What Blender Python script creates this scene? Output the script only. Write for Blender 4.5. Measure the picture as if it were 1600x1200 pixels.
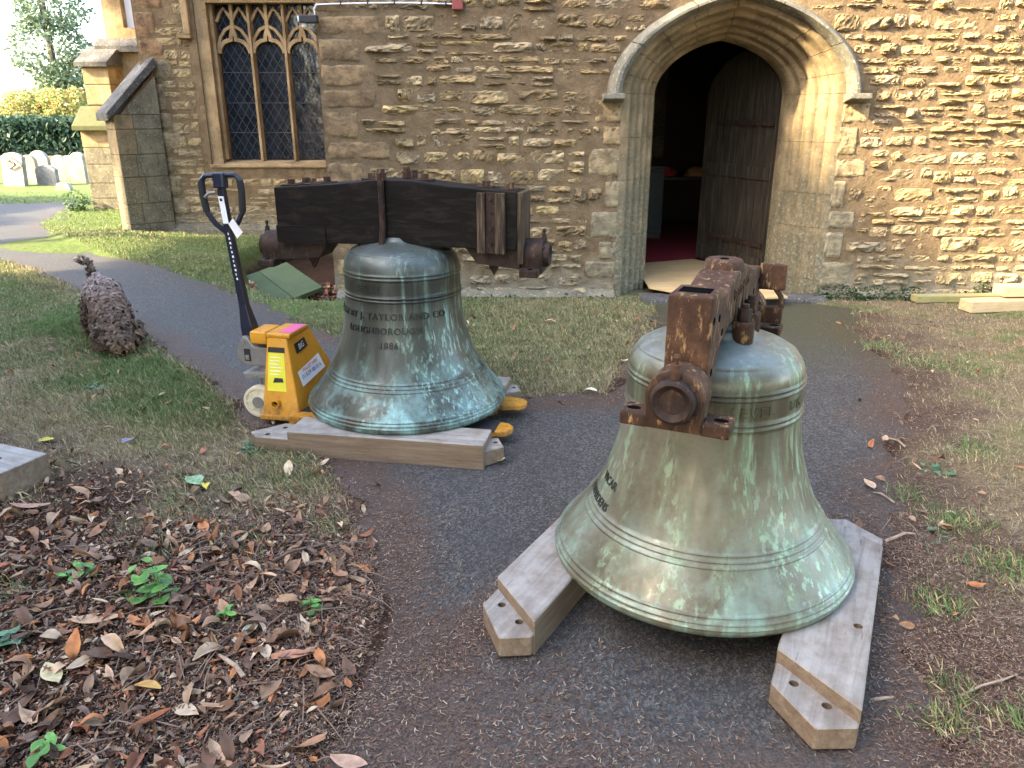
import bpy, bmesh, math, random
import numpy as np
from mathutils import Vector, Matrix

for o in list(bpy.data.objects): bpy.data.objects.remove(o, do_unlink=True)
SC = bpy.context.scene
COL = SC.collection
R = math.radians

# ------------------------------------------------------------------ camera, sky, sun, exposure
cam_d = bpy.data.cameras.new('camera'); cam = bpy.data.objects.new('camera', cam_d); COL.objects.link(cam)
cam.location = (0, 0, 1.6); cam.rotation_euler = (R(90 - 19.3), 0, 0)
cam_d.sensor_width = 36; cam_d.lens = 27.045; cam_d.clip_start = .05; cam_d.clip_end = 2000
SC.camera = cam

SUN_H = Vector((-.93, -.37, 0)).normalized(); SUN_EL = R(31)
sun_dir = Vector((SUN_H.x * math.cos(SUN_EL), SUN_H.y * math.cos(SUN_EL), math.sin(SUN_EL)))
W = bpy.data.worlds.new('World'); SC.world = W; W.use_nodes = True
wn = W.node_tree.nodes; wl = W.node_tree.links
bg = wn['Background']; sky = wn.new('ShaderNodeTexSky'); sky.sky_type = 'NISHITA'; sky.sun_disc = False
sky.sun_elevation = SUN_EL; sky.sun_rotation = math.atan2(SUN_H.x, SUN_H.y); sky.dust_density = 3.0; sky.air_density = 1.0; sky.ozone_density = 0.0
wl.new(sky.outputs[0], bg.inputs[0]); bg.inputs[1].default_value = .15
sl = bpy.data.lights.new('sun', 'SUN'); sl.energy = 2.9; sl.angle = R(2.0); sl.color = (1, .80, .50)
so = bpy.data.objects.new('sun', sl); COL.objects.link(so); so.rotation_euler = sun_dir.to_track_quat('Z', 'Y').to_euler()
SC.view_settings.view_transform = 'Standard'; SC.view_settings.look = 'None'; SC.view_settings.gamma = 1
SC.view_settings.exposure = 3.42; SC.view_settings.use_curve_mapping = False
SC.render.engine = 'CYCLES'; SC.cycles.use_denoising = True; SC.cycles.max_bounces = 6
SC.cycles.transparent_max_bounces = 4; SC.cycles.caustics_reflective = False; SC.cycles.caustics_refractive = False

# ------------------------------------------------------------------ helpers
rng = np.random.default_rng(7); random.seed(7)

def vnoise(p, seed=0):
    p = np.asarray(p, float); i = np.floor(p).astype(np.int64); f = p - i; f = f * f * (3 - 2 * f)
    def h(a, b, c):
        n = (a * 374761393 + b * 668265263 + c * 2147483647 + seed * 974711) & 0xffffffff
        n = ((n ^ (n >> 13)) * 1274126177) & 0xffffffff
        return ((n ^ (n >> 16)) & 0xffff) / 65535.0
    x, y, z = i[..., 0], i[..., 1], i[..., 2]; fx, fy, fz = f[..., 0], f[..., 1], f[..., 2]
    r = 0
    for dx in (0, 1):
        for dy in (0, 1):
            for dz in (0, 1):
                r = r + h(x + dx, y + dy, z + dz) * (fx if dx else 1 - fx) * (fy if dy else 1 - fy) * (fz if dz else 1 - fz)
    return r
def fbm(p, oct=3, seed=0):
    p = np.asarray(p, float); r = 0; a = .5; t = 0
    for k in range(oct):
        r = r + a * vnoise(p * 2 ** k, seed + k * 17); t += a; a *= .5
    return r / t
def sstep(a, b, x):
    t = np.clip((x - a) / (b - a), 0, 1); return t * t * (3 - 2 * t)

def mesh_np(name, V, F, mat=None, col=None, smooth=False):
    """one mesh from numpy vertices and faces (all triangles or all quads)"""
    V = np.asarray(V, np.float32); F = np.asarray(F, np.int32); k = F.shape[1]
    me = bpy.data.meshes.new(name); me.vertices.add(len(V)); me.vertices.foreach_set('co', V.ravel())
    me.loops.add(F.size); me.loops.foreach_set('vertex_index', F.ravel())
    me.polygons.add(len(F)); me.polygons.foreach_set('loop_start', np.arange(0, F.size, k, dtype=np.int32))
    me.polygons.foreach_set('loop_total', np.full(len(F), k, np.int32))
    me.polygons.foreach_set('use_smooth', np.full(len(F), smooth, bool))
    me.update(calc_edges=True)
    if col is not None: set_col(me, col)
    if mat: me.materials.append(mat)
    return me
def set_col(me, col):
    col = np.asarray(col, np.float32)
    if col.ndim == 1: col = np.tile(col, (len(me.vertices), 1))
    if col.shape[1] == 3: col = np.concatenate([col, np.ones((len(col), 1), np.float32)], 1)
    a = me.color_attributes.new('Col', 'FLOAT_COLOR', 'POINT'); a.data.foreach_set('color', np.ascontiguousarray(col, np.float32).ravel())
def obj(name, me, parent=None, loc=None, rz=0):
    o = bpy.data.objects.new(name, me); COL.objects.link(o)
    if parent: o.parent = parent
    if loc is not None: o.location = loc
    if rz: o.rotation_euler = (0, 0, rz)
    return o
def tag(o, label, cat=None, group=None, kind=None):
    o['label'] = label
    if cat: o['category'] = cat
    if group: o['group'] = group
    if kind: o['kind'] = kind
    return o
def thing(name, label, cat, loc=(0, 0, 0), rz=0, group=None):
    o = bpy.data.objects.new(name, None); COL.objects.link(o); o.location = loc; o.rotation_euler = (0, 0, rz); o.empty_display_size = .1
    return tag(o, label, cat, group)
class MB:
    """collects shapes into ONE mesh"""
    def __init__(s): s.v = []; s.f = []
    def add(s, v, f):
        b = len(s.v); s.v += [tuple(p) for p in v]; s.f += [tuple(i + b for i in q) for q in f]; return s
    def box(s, a, b, M=None):
        v = [(x, y, z) for z in (a[2], b[2]) for y in (a[1], b[1]) for x in (a[0], b[0])]
        if M is not None: v = [tuple(M @ Vector(p)) for p in v]
        return s.add(v, [(0, 2, 3, 1), (4, 5, 7, 6), (0, 1, 5, 4), (2, 6, 7, 3), (0, 4, 6, 2), (1, 3, 7, 5)])
    def prism(s, poly, h0, h1, axis='z', M=None):
        """2-D outline extruded along an axis"""
        n = len(poly)
        def m(p, h):
            q = {'z': (p[0], p[1], h), 'y': (p[0], h, p[1]), 'x': (h, p[0], p[1])}[axis]
            return tuple(M @ Vector(q)) if M is not None else q
        v = [m(p, h0) for p in poly] + [m(p, h1) for p in poly]
        f = [tuple(range(n))[::-1], tuple(range(n, 2 * n))] + [(i, (i + 1) % n, n + (i + 1) % n, n + i) for i in range(n)]
        return s.add(v, f)
    def cyl(s, a, b, r0, r1=None, n=16, caps=True):
        r1 = r0 if r1 is None else r1; a = Vector(a); b = Vector(b); d = (b - a).normalized()
        u = d.orthogonal().normalized(); w = d.cross(u); v = []
        for p, r in ((a, r0), (b, r1)):
            for k in range(n): t = 2 * math.pi * k / n; v.append(p + (u * math.cos(t) + w * math.sin(t)) * r)
        f = [(k, (k + 1) % n, n + (k + 1) % n, n + k) for k in range(n)]
        if caps: f += [tuple(range(n))[::-1], tuple(range(n, 2 * n))]
        return s.add(v, f)
    def tube(s, pts, r, n=8):
        pts = [Vector(p) for p in pts]; m = len(pts); rr = r if hasattr(r, '__len__') else [r] * m; v = []; u = None
        for i, p in enumerate(pts):
            d = (pts[min(i + 1, m - 1)] - pts[max(i - 1, 0)]).normalized()
            u = (u - d * u.dot(d)).normalized() if u is not None else d.orthogonal().normalized(); w = d.cross(u)
            for k in range(n): t = 2 * math.pi * k / n; v.append(p + (u * math.cos(t) + w * math.sin(t)) * rr[i])
        f = [(i * n + k, i * n + (k + 1) % n, (i + 1) * n + (k + 1) % n, (i + 1) * n + k) for i in range(m - 1) for k in range(n)]
        return s.add(v, f + [tuple(range(n))[::-1], tuple(range((m - 1) * n, m * n))])
    def lathe(s, prof, n=96, M=None):
        v = []; m = len(prof)
        for r, z in prof:
            for k in range(n):
                t = 2 * math.pi * k / n; p = (r * math.cos(t), r * math.sin(t), z); v.append(tuple(M @ Vector(p)) if M is not None else p)
        return s.add(v, [(i * n + k, i * n + (k + 1) % n, (i + 1) * n + (k + 1) % n, (i + 1) * n + k) for i in range(m - 1) for k in range(n)])
    def bar(s, pts, w, y0, y1):
        """flat bar following points in the x-z plane, from depth y0 to y1"""
        pts = [Vector((p[0], p[1])) for p in pts]; L = []; Q = []
        for i, p in enumerate(pts):
            d = (pts[min(i + 1, len(pts) - 1)] - pts[max(i - 1, 0)]).normalized(); nn = Vector((-d.y, d.x)) * w / 2; L.append(p + nn); Q.append(p - nn)
        for i in range(len(pts) - 1): s.prism([L[i], L[i + 1], Q[i + 1], Q[i]], y0, y1, 'y')
        return s
    def build(s, name, mat, parent=None, loc=None, rz=0, bevel=0, seg=2, smooth=False, col=None, angle=35):
        me = bpy.data.meshes.new(name); me.from_pydata(s.v, [], s.f); me.update()
        bm = bmesh.new(); bm.from_mesh(me)
        bmesh.ops.recalc_face_normals(bm, faces=bm.faces)
        if bevel:
            ed = [e for e in bm.edges if len(e.link_faces) == 2 and e.calc_face_angle(0) > R(30)]
            bmesh.ops.bevel(bm, geom=ed, offset=bevel, segments=seg, affect='EDGES', clamp_overlap=True, profile=.6)
        if smooth:
            for f in bm.faces: f.smooth = True
            for e in bm.edges:
                if len(e.link_faces) == 2 and e.calc_face_angle(0) > R(angle): e.smooth = False
        bm.to_mesh(me); bm.free()
        if col is not None: set_col(me, col)
        if mat: me.materials.append(mat)
        return obj(name, me, parent, loc, rz)

# ---- node materials
class NT:
    def __init__(s, name):
        s.m = bpy.data.materials.new(name); s.m.use_nodes = True; s.t = s.m.node_tree; s.N = s.t.nodes; s.b = s.N['Principled BSDF']; s.geo = None
    def link(s, a, b): s.t.links.new(a, b)
    def pos(s, kind='obj'):
        if kind == 'world': n = s.N.new('ShaderNodeNewGeometry'); return n.outputs['Position']
        n = s.N.new('ShaderNodeTexCoord'); return n.outputs['Object']
    def scale(s, v, sc):
        n = s.N.new('ShaderNodeMapping'); n.inputs['Scale'].default_value = sc; s.link(v, n.inputs['Vector']); return n.outputs[0]
    def noise(s, v, sc, det=4, rough=.55, dist=0):
        n = s.N.new('ShaderNodeTexNoise'); n.inputs['Scale'].default_value = sc; n.inputs['Detail'].default_value = det
        n.inputs['Roughness'].default_value = rough; n.inputs['Distortion'].default_value = dist; s.link(v, n.inputs['Vector']); return n.outputs['Fac']
    def voro(s, v, sc, feat='F1'):
        n = s.N.new('ShaderNodeTexVoronoi'); n.feature = feat; n.inputs['Scale'].default_value = sc; s.link(v, n.inputs['Vector']); return n
    def ramp(s, f, stops):
        n = s.N.new('ShaderNodeValToRGB'); e = n.color_ramp.elements
        while len(e) < len(stops): e.new(.5)
        for i, (p, c) in enumerate(stops): e[i].position = p; e[i].color = (c[0], c[1], c[2], 1) if hasattr(c, '__len__') else (c, c, c, 1)
        s.link(f, n.inputs[0]); return n.outputs[0]
    def mix(s, f, a, b, mode='MIX'):
        n = s.N.new('ShaderNodeMix'); n.data_type = 'RGBA'; n.blend_type = mode
        for q, k in ((f, 0), (a, 6), (b, 7)):
            if hasattr(q, 'is_linked') or isinstance(q, bpy.types.NodeSocket): s.link(q, n.inputs[k])
            elif k == 0: n.inputs[0].default_value = q
            else: n.inputs[k].default_value = (*q, 1)
        return n.outputs[2]
    def math(s, op, a, b=None):
        n = s.N.new('ShaderNodeMath'); n.operation = op
        for q, k in ((a, 0), (b, 1)):
            if q is None: continue
            if isinstance(q, bpy.types.NodeSocket): s.link(q, n.inputs[k])
            else: n.inputs[k].default_value = q
        return n.outputs[0]
    def sep(s, v):
        n = s.N.new('ShaderNodeSeparateXYZ'); s.link(v, n.inputs[0]); return n.outputs
    def attr(s, nm='Col'):
        n = s.N.new('ShaderNodeAttribute'); n.attribute_name = nm; return n.outputs['Color']
    def bump(s, h, st=.5, dist=.01, prev=None):
        n = s.N.new('ShaderNodeBump'); n.inputs['Strength'].default_value = st; n.inputs['Distance'].default_value = dist; s.link(h, n.inputs['Height'])
        if prev is not None: s.link(prev, n.inputs['Normal'])
        s.link(n.outputs[0], s.b.inputs['Normal']); return n.outputs[0]
    def out(s, col=None, rough=.8, metal=0, spec=None):
        for q, k in ((col, 'Base Color'), (rough, 'Roughness'), (metal, 'Metallic'), (spec, 'Specular IOR Level')):
            if q is None: continue
            if isinstance(q, bpy.types.NodeSocket): s.link(q, s.b.inputs[k])
            elif k == 'Base Color': s.b.inputs[k].default_value = (*q, 1)
            else: s.b.inputs[k].default_value = q
        return s.m
def plain(name, col, rough=.6, metal=0, nsc=12, amt=.25, bump=.0, spec=None):
    """a colour broken up by noise, with faint relief"""
    t = NT(name); p = t.pos(); n = t.noise(p, nsc, 5, .6)
    c = t.mix(n, tuple(q * (1 - amt) for q in col), tuple(min(1, q * (1 + amt)) for q in col))
    if bump: t.bump(t.noise(p, nsc * 4, 4), bump, .004)
    return t.out(c, rough, metal, spec)
M = {}
def m_vcol(name, rough=.8, nsc=30, amt=.35, bump=.3, dist=.004, spec=.3, trans=0):
    t = NT(name); p = t.pos('world'); n = t.noise(p, nsc, 4, .6)
    c = t.mix(1.0, t.attr(), t.ramp(n, [(.25, 1 - amt), (.75, 1 + amt)]), 'MULTIPLY')
    if bump: t.bump(t.noise(p, nsc * 3, 4), bump, dist)
    if trans:
        t.b.inputs['Subsurface Weight'].default_value = 0
    return t.out(c, rough, 0, spec)
def m_stone():
    t = NT('limestone'); p = t.pos('world'); a = t.attr()
    n1 = t.noise(p, 9, 6, .65); n2 = t.noise(p, 45, 5, .7); n3 = t.noise(t.scale(p, (5, 5, 14)), 3, 5, .6, .6)
    c = t.mix(1.0, a, t.ramp(n1, [(.30, (.38, .36, .34)), (.5, (.90, .88, .85)), (.70, (1.45, 1.4, 1.25))]), 'MULTIPLY')
    c = t.mix(t.ramp(n3, [(.52, 0), (.64, .55)]), c, (.075, .065, .048))
    c = t.mix(t.ramp(n2, [(.60, 0), (.72, .40)]), c, (.46, .43, .34))
    c = t.mix(t.ramp(t.noise(p, 22, 3), [(.66, 0), (.72, .4)]), c, (.09, .08, .065))
    b = t.bump(t.noise(p, 16, 7, .72), .55, .03); t.bump(n2, .45, .008, b)
    return t.out(c, .9, 0, .2)
def m_mortar():
    t = NT('lime_mortar'); p = t.pos('world'); z = t.sep(p)[2]
    n = t.noise(p, 7, 6, .6); n2 = t.noise(p, 60, 4, .7)
    c = t.ramp(n, [(.25, (.105, .074, .042)), (.5, (.185, .132, .076)), (.78, (.26, .19, .115))])
    c = t.mix(t.ramp(n2, [(.35, .55), (.6, 0)]), c, (.12, .083, .052))
    low = t.ramp(t.math('SUBTRACT', t.math('MULTIPLY', n, .8), z), [(.0, 0), (.35, .5)])
    c = t.mix(low, c, (.25, .25, .20))
    b = t.bump(t.noise(p, 13, 7, .7), .8, .035); t.bump(n2, .35, .006, b)
    return t.out(c, .95, 0, .15)
def m_ashlar(name, cols, lich=.3, zfade=False):
    t = NT(name); p = t.pos('world'); n = t.noise(p, 4, 6, .6); n2 = t.noise(p, 38, 5, .7); n3 = t.noise(t.scale(p, (6, 6, 1.2)), 3, 4)
    c = t.ramp(n, [(.25, cols[0]), (.5, cols[1]), (.75, cols[2])])
    c = t.mix(t.ramp(n3, [(.5, 0), (.75, .5)]), c, tuple(q * .45 for q in cols[1]))
    c = t.mix(t.ramp(n2, [(.56, 0), (.66, lich)]), c, (.42, .41, .35))
    c = t.mix(t.ramp(t.noise(p, 17, 5), [(.60, 0), (.7, .45)]), c, tuple(q * .4 for q in cols[0]))
    if zfade:                                             # lichen and limewash climbing from the ground
        zz = t.math('ADD', t.sep(p)[2], t.math('MULTIPLY', t.math('SUBTRACT', n, .5), 1.6))
        g = t.ramp(t.math('MULTIPLY', zz, .5), [(.15, .95), (.75, 0)])
        c = t.mix(g, c, t.ramp(n2, [(.3, (.075, .07, .045)), (.55, (.165, .15, .10)), (.75, (.38, .36, .29))]))
    b = t.bump(t.noise(p, 13, 6, .7), .4, .02); t.bump(n2, .4, .005, b)
    return t.out(c, .9, 0, .2)
def m_bronze(name, body, patina, pale, bias, cool, side=0, crown=(.2, .2, .2)):
    t = NT(name); p = t.pos(); x, y, z = t.sep(p)
    st = t.noise(t.scale(p, (1, 1, .06)), 24, 6, .62, .25)        # long vertical runs
    st2 = t.noise(t.scale(p, (1, 1, .06)), 52, 3, .6)
    bl = t.noise(p, 3.2, 5, .6); fine = t.noise(p, 70, 5, .7)
    c = t.ramp(bl, [(.25, body[0]), (.5, body[1]), (.75, body[2])])
    band = t.noise(t.scale(p, (1, 1, .03)), 7, 3, .5)
    if side: band = t.math('ADD', band, t.math('MULTIPLY', x, side))
    wide = t.ramp(band, [(.36, .1), (.64, 1)])
    f1 = t.math('MULTIPLY', t.ramp(st, [(bias, 0), (bias + .13, .85)]), wide)
    c = t.mix(t.math('MULTIPLY', f1, .8), c, patina)
    f2 = t.math('MULTIPLY', t.ramp(st2, [(bias + .07, 0), (bias + .15, .9)]), t.ramp(band, [(.42, .0), (.66, 1)]))
    c = t.mix(t.math('MULTIPLY', f2, .9), c, pale)
    # dark olive inscription band, sky sheen painted into the crown's pale coat
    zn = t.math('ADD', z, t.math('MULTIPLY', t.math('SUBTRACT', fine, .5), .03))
    c = t.mix(t.math('MULTIPLY', t.ramp(zn, [(.56, 0), (.60, .75), (.69, .75), (.715, 0)]), t.ramp(st, [(.5, 1), (.64, .35)])), c, tuple(q * .75 for q in body[0]))
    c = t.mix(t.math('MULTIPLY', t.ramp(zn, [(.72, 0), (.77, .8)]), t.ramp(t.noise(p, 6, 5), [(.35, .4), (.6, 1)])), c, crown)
    # splash-zone verdigris on the soundbow, dark handled band at the inscription
    low = t.math('MULTIPLY', t.ramp(z, [(.04, .9), (.20, .55), (.32, 0)]), t.ramp(t.noise(p, 7, 6, .65), [(.45, 0), (.66, .9)]))
    c = t.mix(low, c, cool)
    c = t.mix(t.ramp(t.noise(p, 40, 3), [(.735, 0), (.76, .55)]), c, (.40, .46, .38))
    c = t.mix(t.ramp(fine, [(.32, .22), (.5, 0)]), c, tuple(q * .6 for q in body[0]))
    t.bump(t.noise(p, 26, 5), .12, .004)
    rg = t.ramp(st, [(.4, .34), (.65, .62)])
    return t.out(c, rg, .35, .5)
def m_rust(name, a, b, cc, rough=.75, flakes=(.40, .245, .11)):
    t = NT(name); p = t.pos(); n = t.noise(p, 11, 6, .65); n2 = t.noise(t.scale(p, (1, 1, .35)), 48, 5, .7)
    c = t.ramp(n, [(.28, a), (.5, b), (.74, cc)])
    c = t.mix(t.ramp(n2, [(.56, 0), (.68, .8)]), c, flakes)
    c = t.mix(t.ramp(n2, [(.30, .6), (.42, 0)]), c, tuple(q * .35 for q in a))
    t.bump(t.noise(p, 60, 5), .35, .004)
    return t.out(c, rough, .0, .22)
def m_wood(name, cols, axis=0, rough=.75, sc=1.0, top=None):
    t = NT(name); p = t.pos(); s3 = [14 * sc] * 3; s3[axis] = 1.1 * sc
    g = t.noise(t.scale(p, tuple(s3)), 2.2, 6, .6, .8); fine = t.noise(t.scale(p, tuple(q * 6 for q in s3)), 2, 4, .7); n = t.noise(p, 3, 4)
    c = t.ramp(g, [(.3, cols[0]), (.5, cols[1]), (.7, cols[2])])
    c = t.mix(t.ramp(n, [(.4, 0), (.7, .45)]), c, tuple(q * .62 for q in cols[1]))
    c = t.mix(t.ramp(fine, [(.3, .4), (.5, 0)]), c, tuple(q * .45 for q in cols[0]))
    if top is not None:                                   # weathered silver on upward faces
        gn = t.N.new('ShaderNodeNewGeometry'); nz = t.sep(gn.outputs['Normal'])[2]
        c = t.mix(t.math('MULTIPLY', t.ramp(nz, [(.4, 0), (.8, 1)]), .8), c, t.mix(t.ramp(t.noise(p, 9, 6, .7), [(.42, 0), (.68, .75)]), t.ramp(g, [(.28, tuple(q * .5 for q in top)), (.5, tuple(q * .85 for q in top)), (.72, top)]), (.15, .115, .085)))
        c = t.mix(t.ramp(t.noise(t.scale(p, (1, 9, 9)), 7, 3), [(.66, 0), (.72, .6)]), c, (.07, .05, .035))
    t.bump(g, .35, .004)
    return t.out(c, rough, 0, .3 if top is not None else .12)
M['stone'] = m_stone(); M['mortar'] = m_mortar()
M['ashlar'] = m_ashlar('golden_ashlar', [(.16, .11, .055), (.29, .205, .11), (.42, .31, .17)])
M['quoin'] = m_ashlar('brown_ashlar', [(.15, .095, .055), (.22, .15, .085), (.30, .21, .125)], .15)
M['jamb'] = m_ashlar('jamb_stone', [(.10, .078, .045), (.20, .15, .085), (.34, .255, .145)], .25, True)
M['lichen'] = m_ashlar('lichened_ashlar', [(.085, .08, .06), (.15, .135, .095), (.22, .20, .14)], .65)
M['hood'] = m_ashlar('hood_stone', [(.075, .072, .058), (.15, .142, .112), (.25, .235, .185)], .7)
M['vcol'] = m_vcol('painted_pieces'); M['leaf'] = m_vcol('dead_leaf', .7, 40, .3, .25, .003, .35)
M['grass'] = m_vcol('grass_blade', .6, 8, .25, 0, spec=.3)
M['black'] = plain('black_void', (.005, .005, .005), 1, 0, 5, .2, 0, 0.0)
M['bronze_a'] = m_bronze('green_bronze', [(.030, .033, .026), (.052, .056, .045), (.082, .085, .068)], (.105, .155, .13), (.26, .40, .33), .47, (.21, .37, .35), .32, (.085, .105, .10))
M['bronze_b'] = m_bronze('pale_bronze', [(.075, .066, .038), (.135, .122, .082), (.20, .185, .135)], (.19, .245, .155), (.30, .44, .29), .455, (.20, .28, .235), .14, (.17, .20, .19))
M['letters'] = plain('dark_letter', (.022, .024, .020), .6, .3, 20, .3)
M['rust'] = m_rust('rusted_iron', (.020, .011, .007), (.052, .026, .015), (.12, .062, .034))
M['darkiron'] = m_rust('dark_iron', (.012, .008, .007), (.026, .016, .012), (.055, .032, .023), .7, (.10, .05, .026))
M['tarwood'] = m_wood('tarred_oak', [(.0045, .0035, .003), (.009, .0075, .0065), (.026, .020, .015)], 0, .7)
M['wornwood'] = m_wood('worn_oak', [(.022, .016, .012), (.055, .040, .028), (.16, .12, .075)], 2, .7, 2)
M['oak'] = m_wood('sawn_oak', [(.125, .088, .058), (.185, .132, .088), (.25, .19, .135)], 0, .75, 1, (.36, .345, .32))
M['pine'] = m_wood('pine', [(.42, .30, .16), (.52, .39, .22), (.60, .47, .29)], 0)
M['greenwood'] = m_wood('treated_pine', [(.20, .19, .08), (.28, .26, .12), (.34, .31, .16)], 0)
M['door'] = m_wood('old_door_oak', [(.018, .015, .011), (.040, .032, .023), (.075, .062, .045)], 2, .75)
t = NT('yellow_paint'); p = t.pos(); n = t.noise(p, 6, 5, .6); n2 = t.noise(p, 38, 5, .75)
c = t.ramp(n, [(.25, (.44, .19, .010)), (.55, (.56, .25, .014)), (.8, (.62, .30, .03))])
c = t.mix(t.ramp(n2, [(.64, 0), (.68, .85)]), c, (.055, .035, .022)); c = t.mix(t.math('MULTIPLY', t.ramp(t.sep(p)[2], [(.05, 1), (.22, 0)]), t.ramp(n2, [(.4, .1), (.65, .75)])), c, (.10, .07, .045))
t.bump(n2, .08, .003); M['yellow'] = t.out(c, t.ramp(n2, [(.4, .38), (.7, .65)]), 0, .5)
M['navy'] = plain('navy_paint', (.010, .013, .028), .35, 0, 20, .3, .05, .5)
M['steel'] = plain('grey_casting', (.21, .20, .185), .5, .4, 22, .3, .15)
M['nylon'] = plain('cream_nylon', (.55, .48, .33), .5, 0, 14, .15)
M['rubber'] = plain('black_rubber', (.012, .012, .013), .75, 0, 30, .3, .2)
M['white'] = plain('white_paper', (.78, .78, .80), .6, 0, 8, .05)
M['label'] = plain('yellow_label', (.62, .56, .03), .5, 0, 18, .2)
M['pink'] = plain('pink_label', (.62, .10, .26), .5, 0, 10, .2)
M['blackpaint'] = plain('black_label', (.01, .01, .012), .5, 0, 10, .2)
M['blueink'] = plain('blue_ink', (.07, .09, .28), .6, 0, 10, .1); M['redink'] = plain('red_ink', (.55, .06, .05), .6, 0, 10, .1)
M['slate'] = m_ashlar('slate_cap', [(.045, .043, .04), (.085, .082, .078), (.15, .147, .14)], .5)
M['moss'] = plain('mossy_stone', (.07, .075, .03), .95, 0, 14, .5, .6)
M['greenslab'] = plain('green_board', (.055, .085, .035), .85, 0, 6, .35, .3)
M['ply'] = m_wood('plywood', [(.42, .28, .13), (.52, .36, .18), (.58, .43, .24)], 0, .7, .6)
M['carpet'] = plain('red_carpet', (.22, .008, .018), .95, 0, 60, .3, .3)
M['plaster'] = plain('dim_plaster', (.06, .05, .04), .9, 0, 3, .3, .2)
M['darkwood'] = plain('dark_furniture', (.03, .02, .014), .5, 0, 8, .3)
M['blue'] = plain('blue_cupboard', (.012, .035, .05), .5, 0, 8, .2)
M['lead'] = plain('lead_came', (.05, .05, .052), .6, .3, 20, .3)
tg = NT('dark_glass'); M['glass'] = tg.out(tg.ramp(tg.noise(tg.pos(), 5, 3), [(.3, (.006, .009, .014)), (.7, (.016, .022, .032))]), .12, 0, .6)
tg.bump(tg.noise(tg.pos(), 6, 2), .25, .02)
# ------------------------------------------------------------------ ground and path
PATH = np.array([(-14, 15.2), (-9.5, 14.7), (-8.3, 15.2), (-7.9, 13.6), (-7.3, 12.0), (-6.14, 10.46), (-5.1, 9.44), (-3.31, 7.88), (-2.45, 6.86), (-1.85, 6.17),
    (-1.3, 5.59), (-.78, 4.96), (-.24, 4.45), (.08, 4.25), (.61, 4.31), (.89, 5.11), (1.2, 6.1), (1.3, 6.93), (2.5, 6.93), (2.95, 6.5), (2.66, 5.96), (2.52, 4.96),
    (2.21, 4.12), (1.82, 3.43), (1.56, 2.92), (1.38, 2.43), (1.24, 2.07), (1.12, 1.55), (1.0, .6), (-.4, .6), (-.45, 1.55), (-.46, 1.89), (-.43, 2.2), (-.51, 2.52),
    (-.62, 2.97), (-.89, 3.47), (-1.19, 3.67), (-1.51, 4.12), (-1.94, 4.69), (-2.98, 5.92), (-4.07, 7.18), (-5.03, 8.22), (-6, 9.0), (-8, 10.2), (-14, 13.0)])
def sdist(x, y, P=PATH):
    """signed distance to a polygon: negative inside"""
    x = np.asarray(x, float); y = np.asarray(y, float); d = np.full(x.shape, 1e9); ins = np.zeros(x.shape, bool); n = len(P)
    for i in range(n):
        ax, ay = P[i]; bx, by = P[(i + 1) % n]; ex, ey = bx - ax, by - ay
        t = np.clip(((x - ax) * ex + (y - ay) * ey) / (ex * ex + ey * ey), 0, 1)
        d = np.minimum(d, np.hypot(x - ax - t * ex, y - ay - t * ey))
        if ay != by: ins ^= ((ay > y) != (by > y)) & (x < (bx - ax) * (y - ay) / (by - ay) + ax)
    return np.where(ins, -d, d)
DITCH = np.array([(-3.35, 9.3), (-2.62, 7.55), (-2.15, 6.95), (-1.45, 6.85), (-1.45, 11.2), (-3.0, 11.2)])
def gz(x, y):
    x = np.asarray(x, float); y = np.asarray(y, float)
    p = np.stack([x, y, 0 * x], -1); d = sdist(x, y)
    z = (fbm(p * 1.3, 3, 3) - .5) * .06 + (fbm(p * 9, 2, 5) - .5) * .025
    e_ = (fbm(p * 5, 3, 9) - .5) * .05 * np.exp(-(d / .12) ** 2)
    z = z * sstep(0, .5, d) * np.where(y > 25, .3, 1) + .010 * sstep(-.02, .14, d) - .022 * sstep(.04, -.10, d) + e_ * (d > -.14)
    z = z - .34 * sstep(.08, -.22, sdist(x, y, DITCH))
    z = z + .05 * np.exp(-(((x + 1.0) / .55) ** 2 + ((y - 2.05) / .35) ** 2))      # heap of litter
    z = z + .10 * np.exp(-(((x + 5.3) / 1.2) ** 2 + ((y - 10.2) / .7) ** 2))       # bank round the buttress
    z = z - .10 * sstep(10.75, 11.1, y) * sstep(11.9, 11.4, y) * (x < -1.6) * (x > -5.2)
    return z
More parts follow.
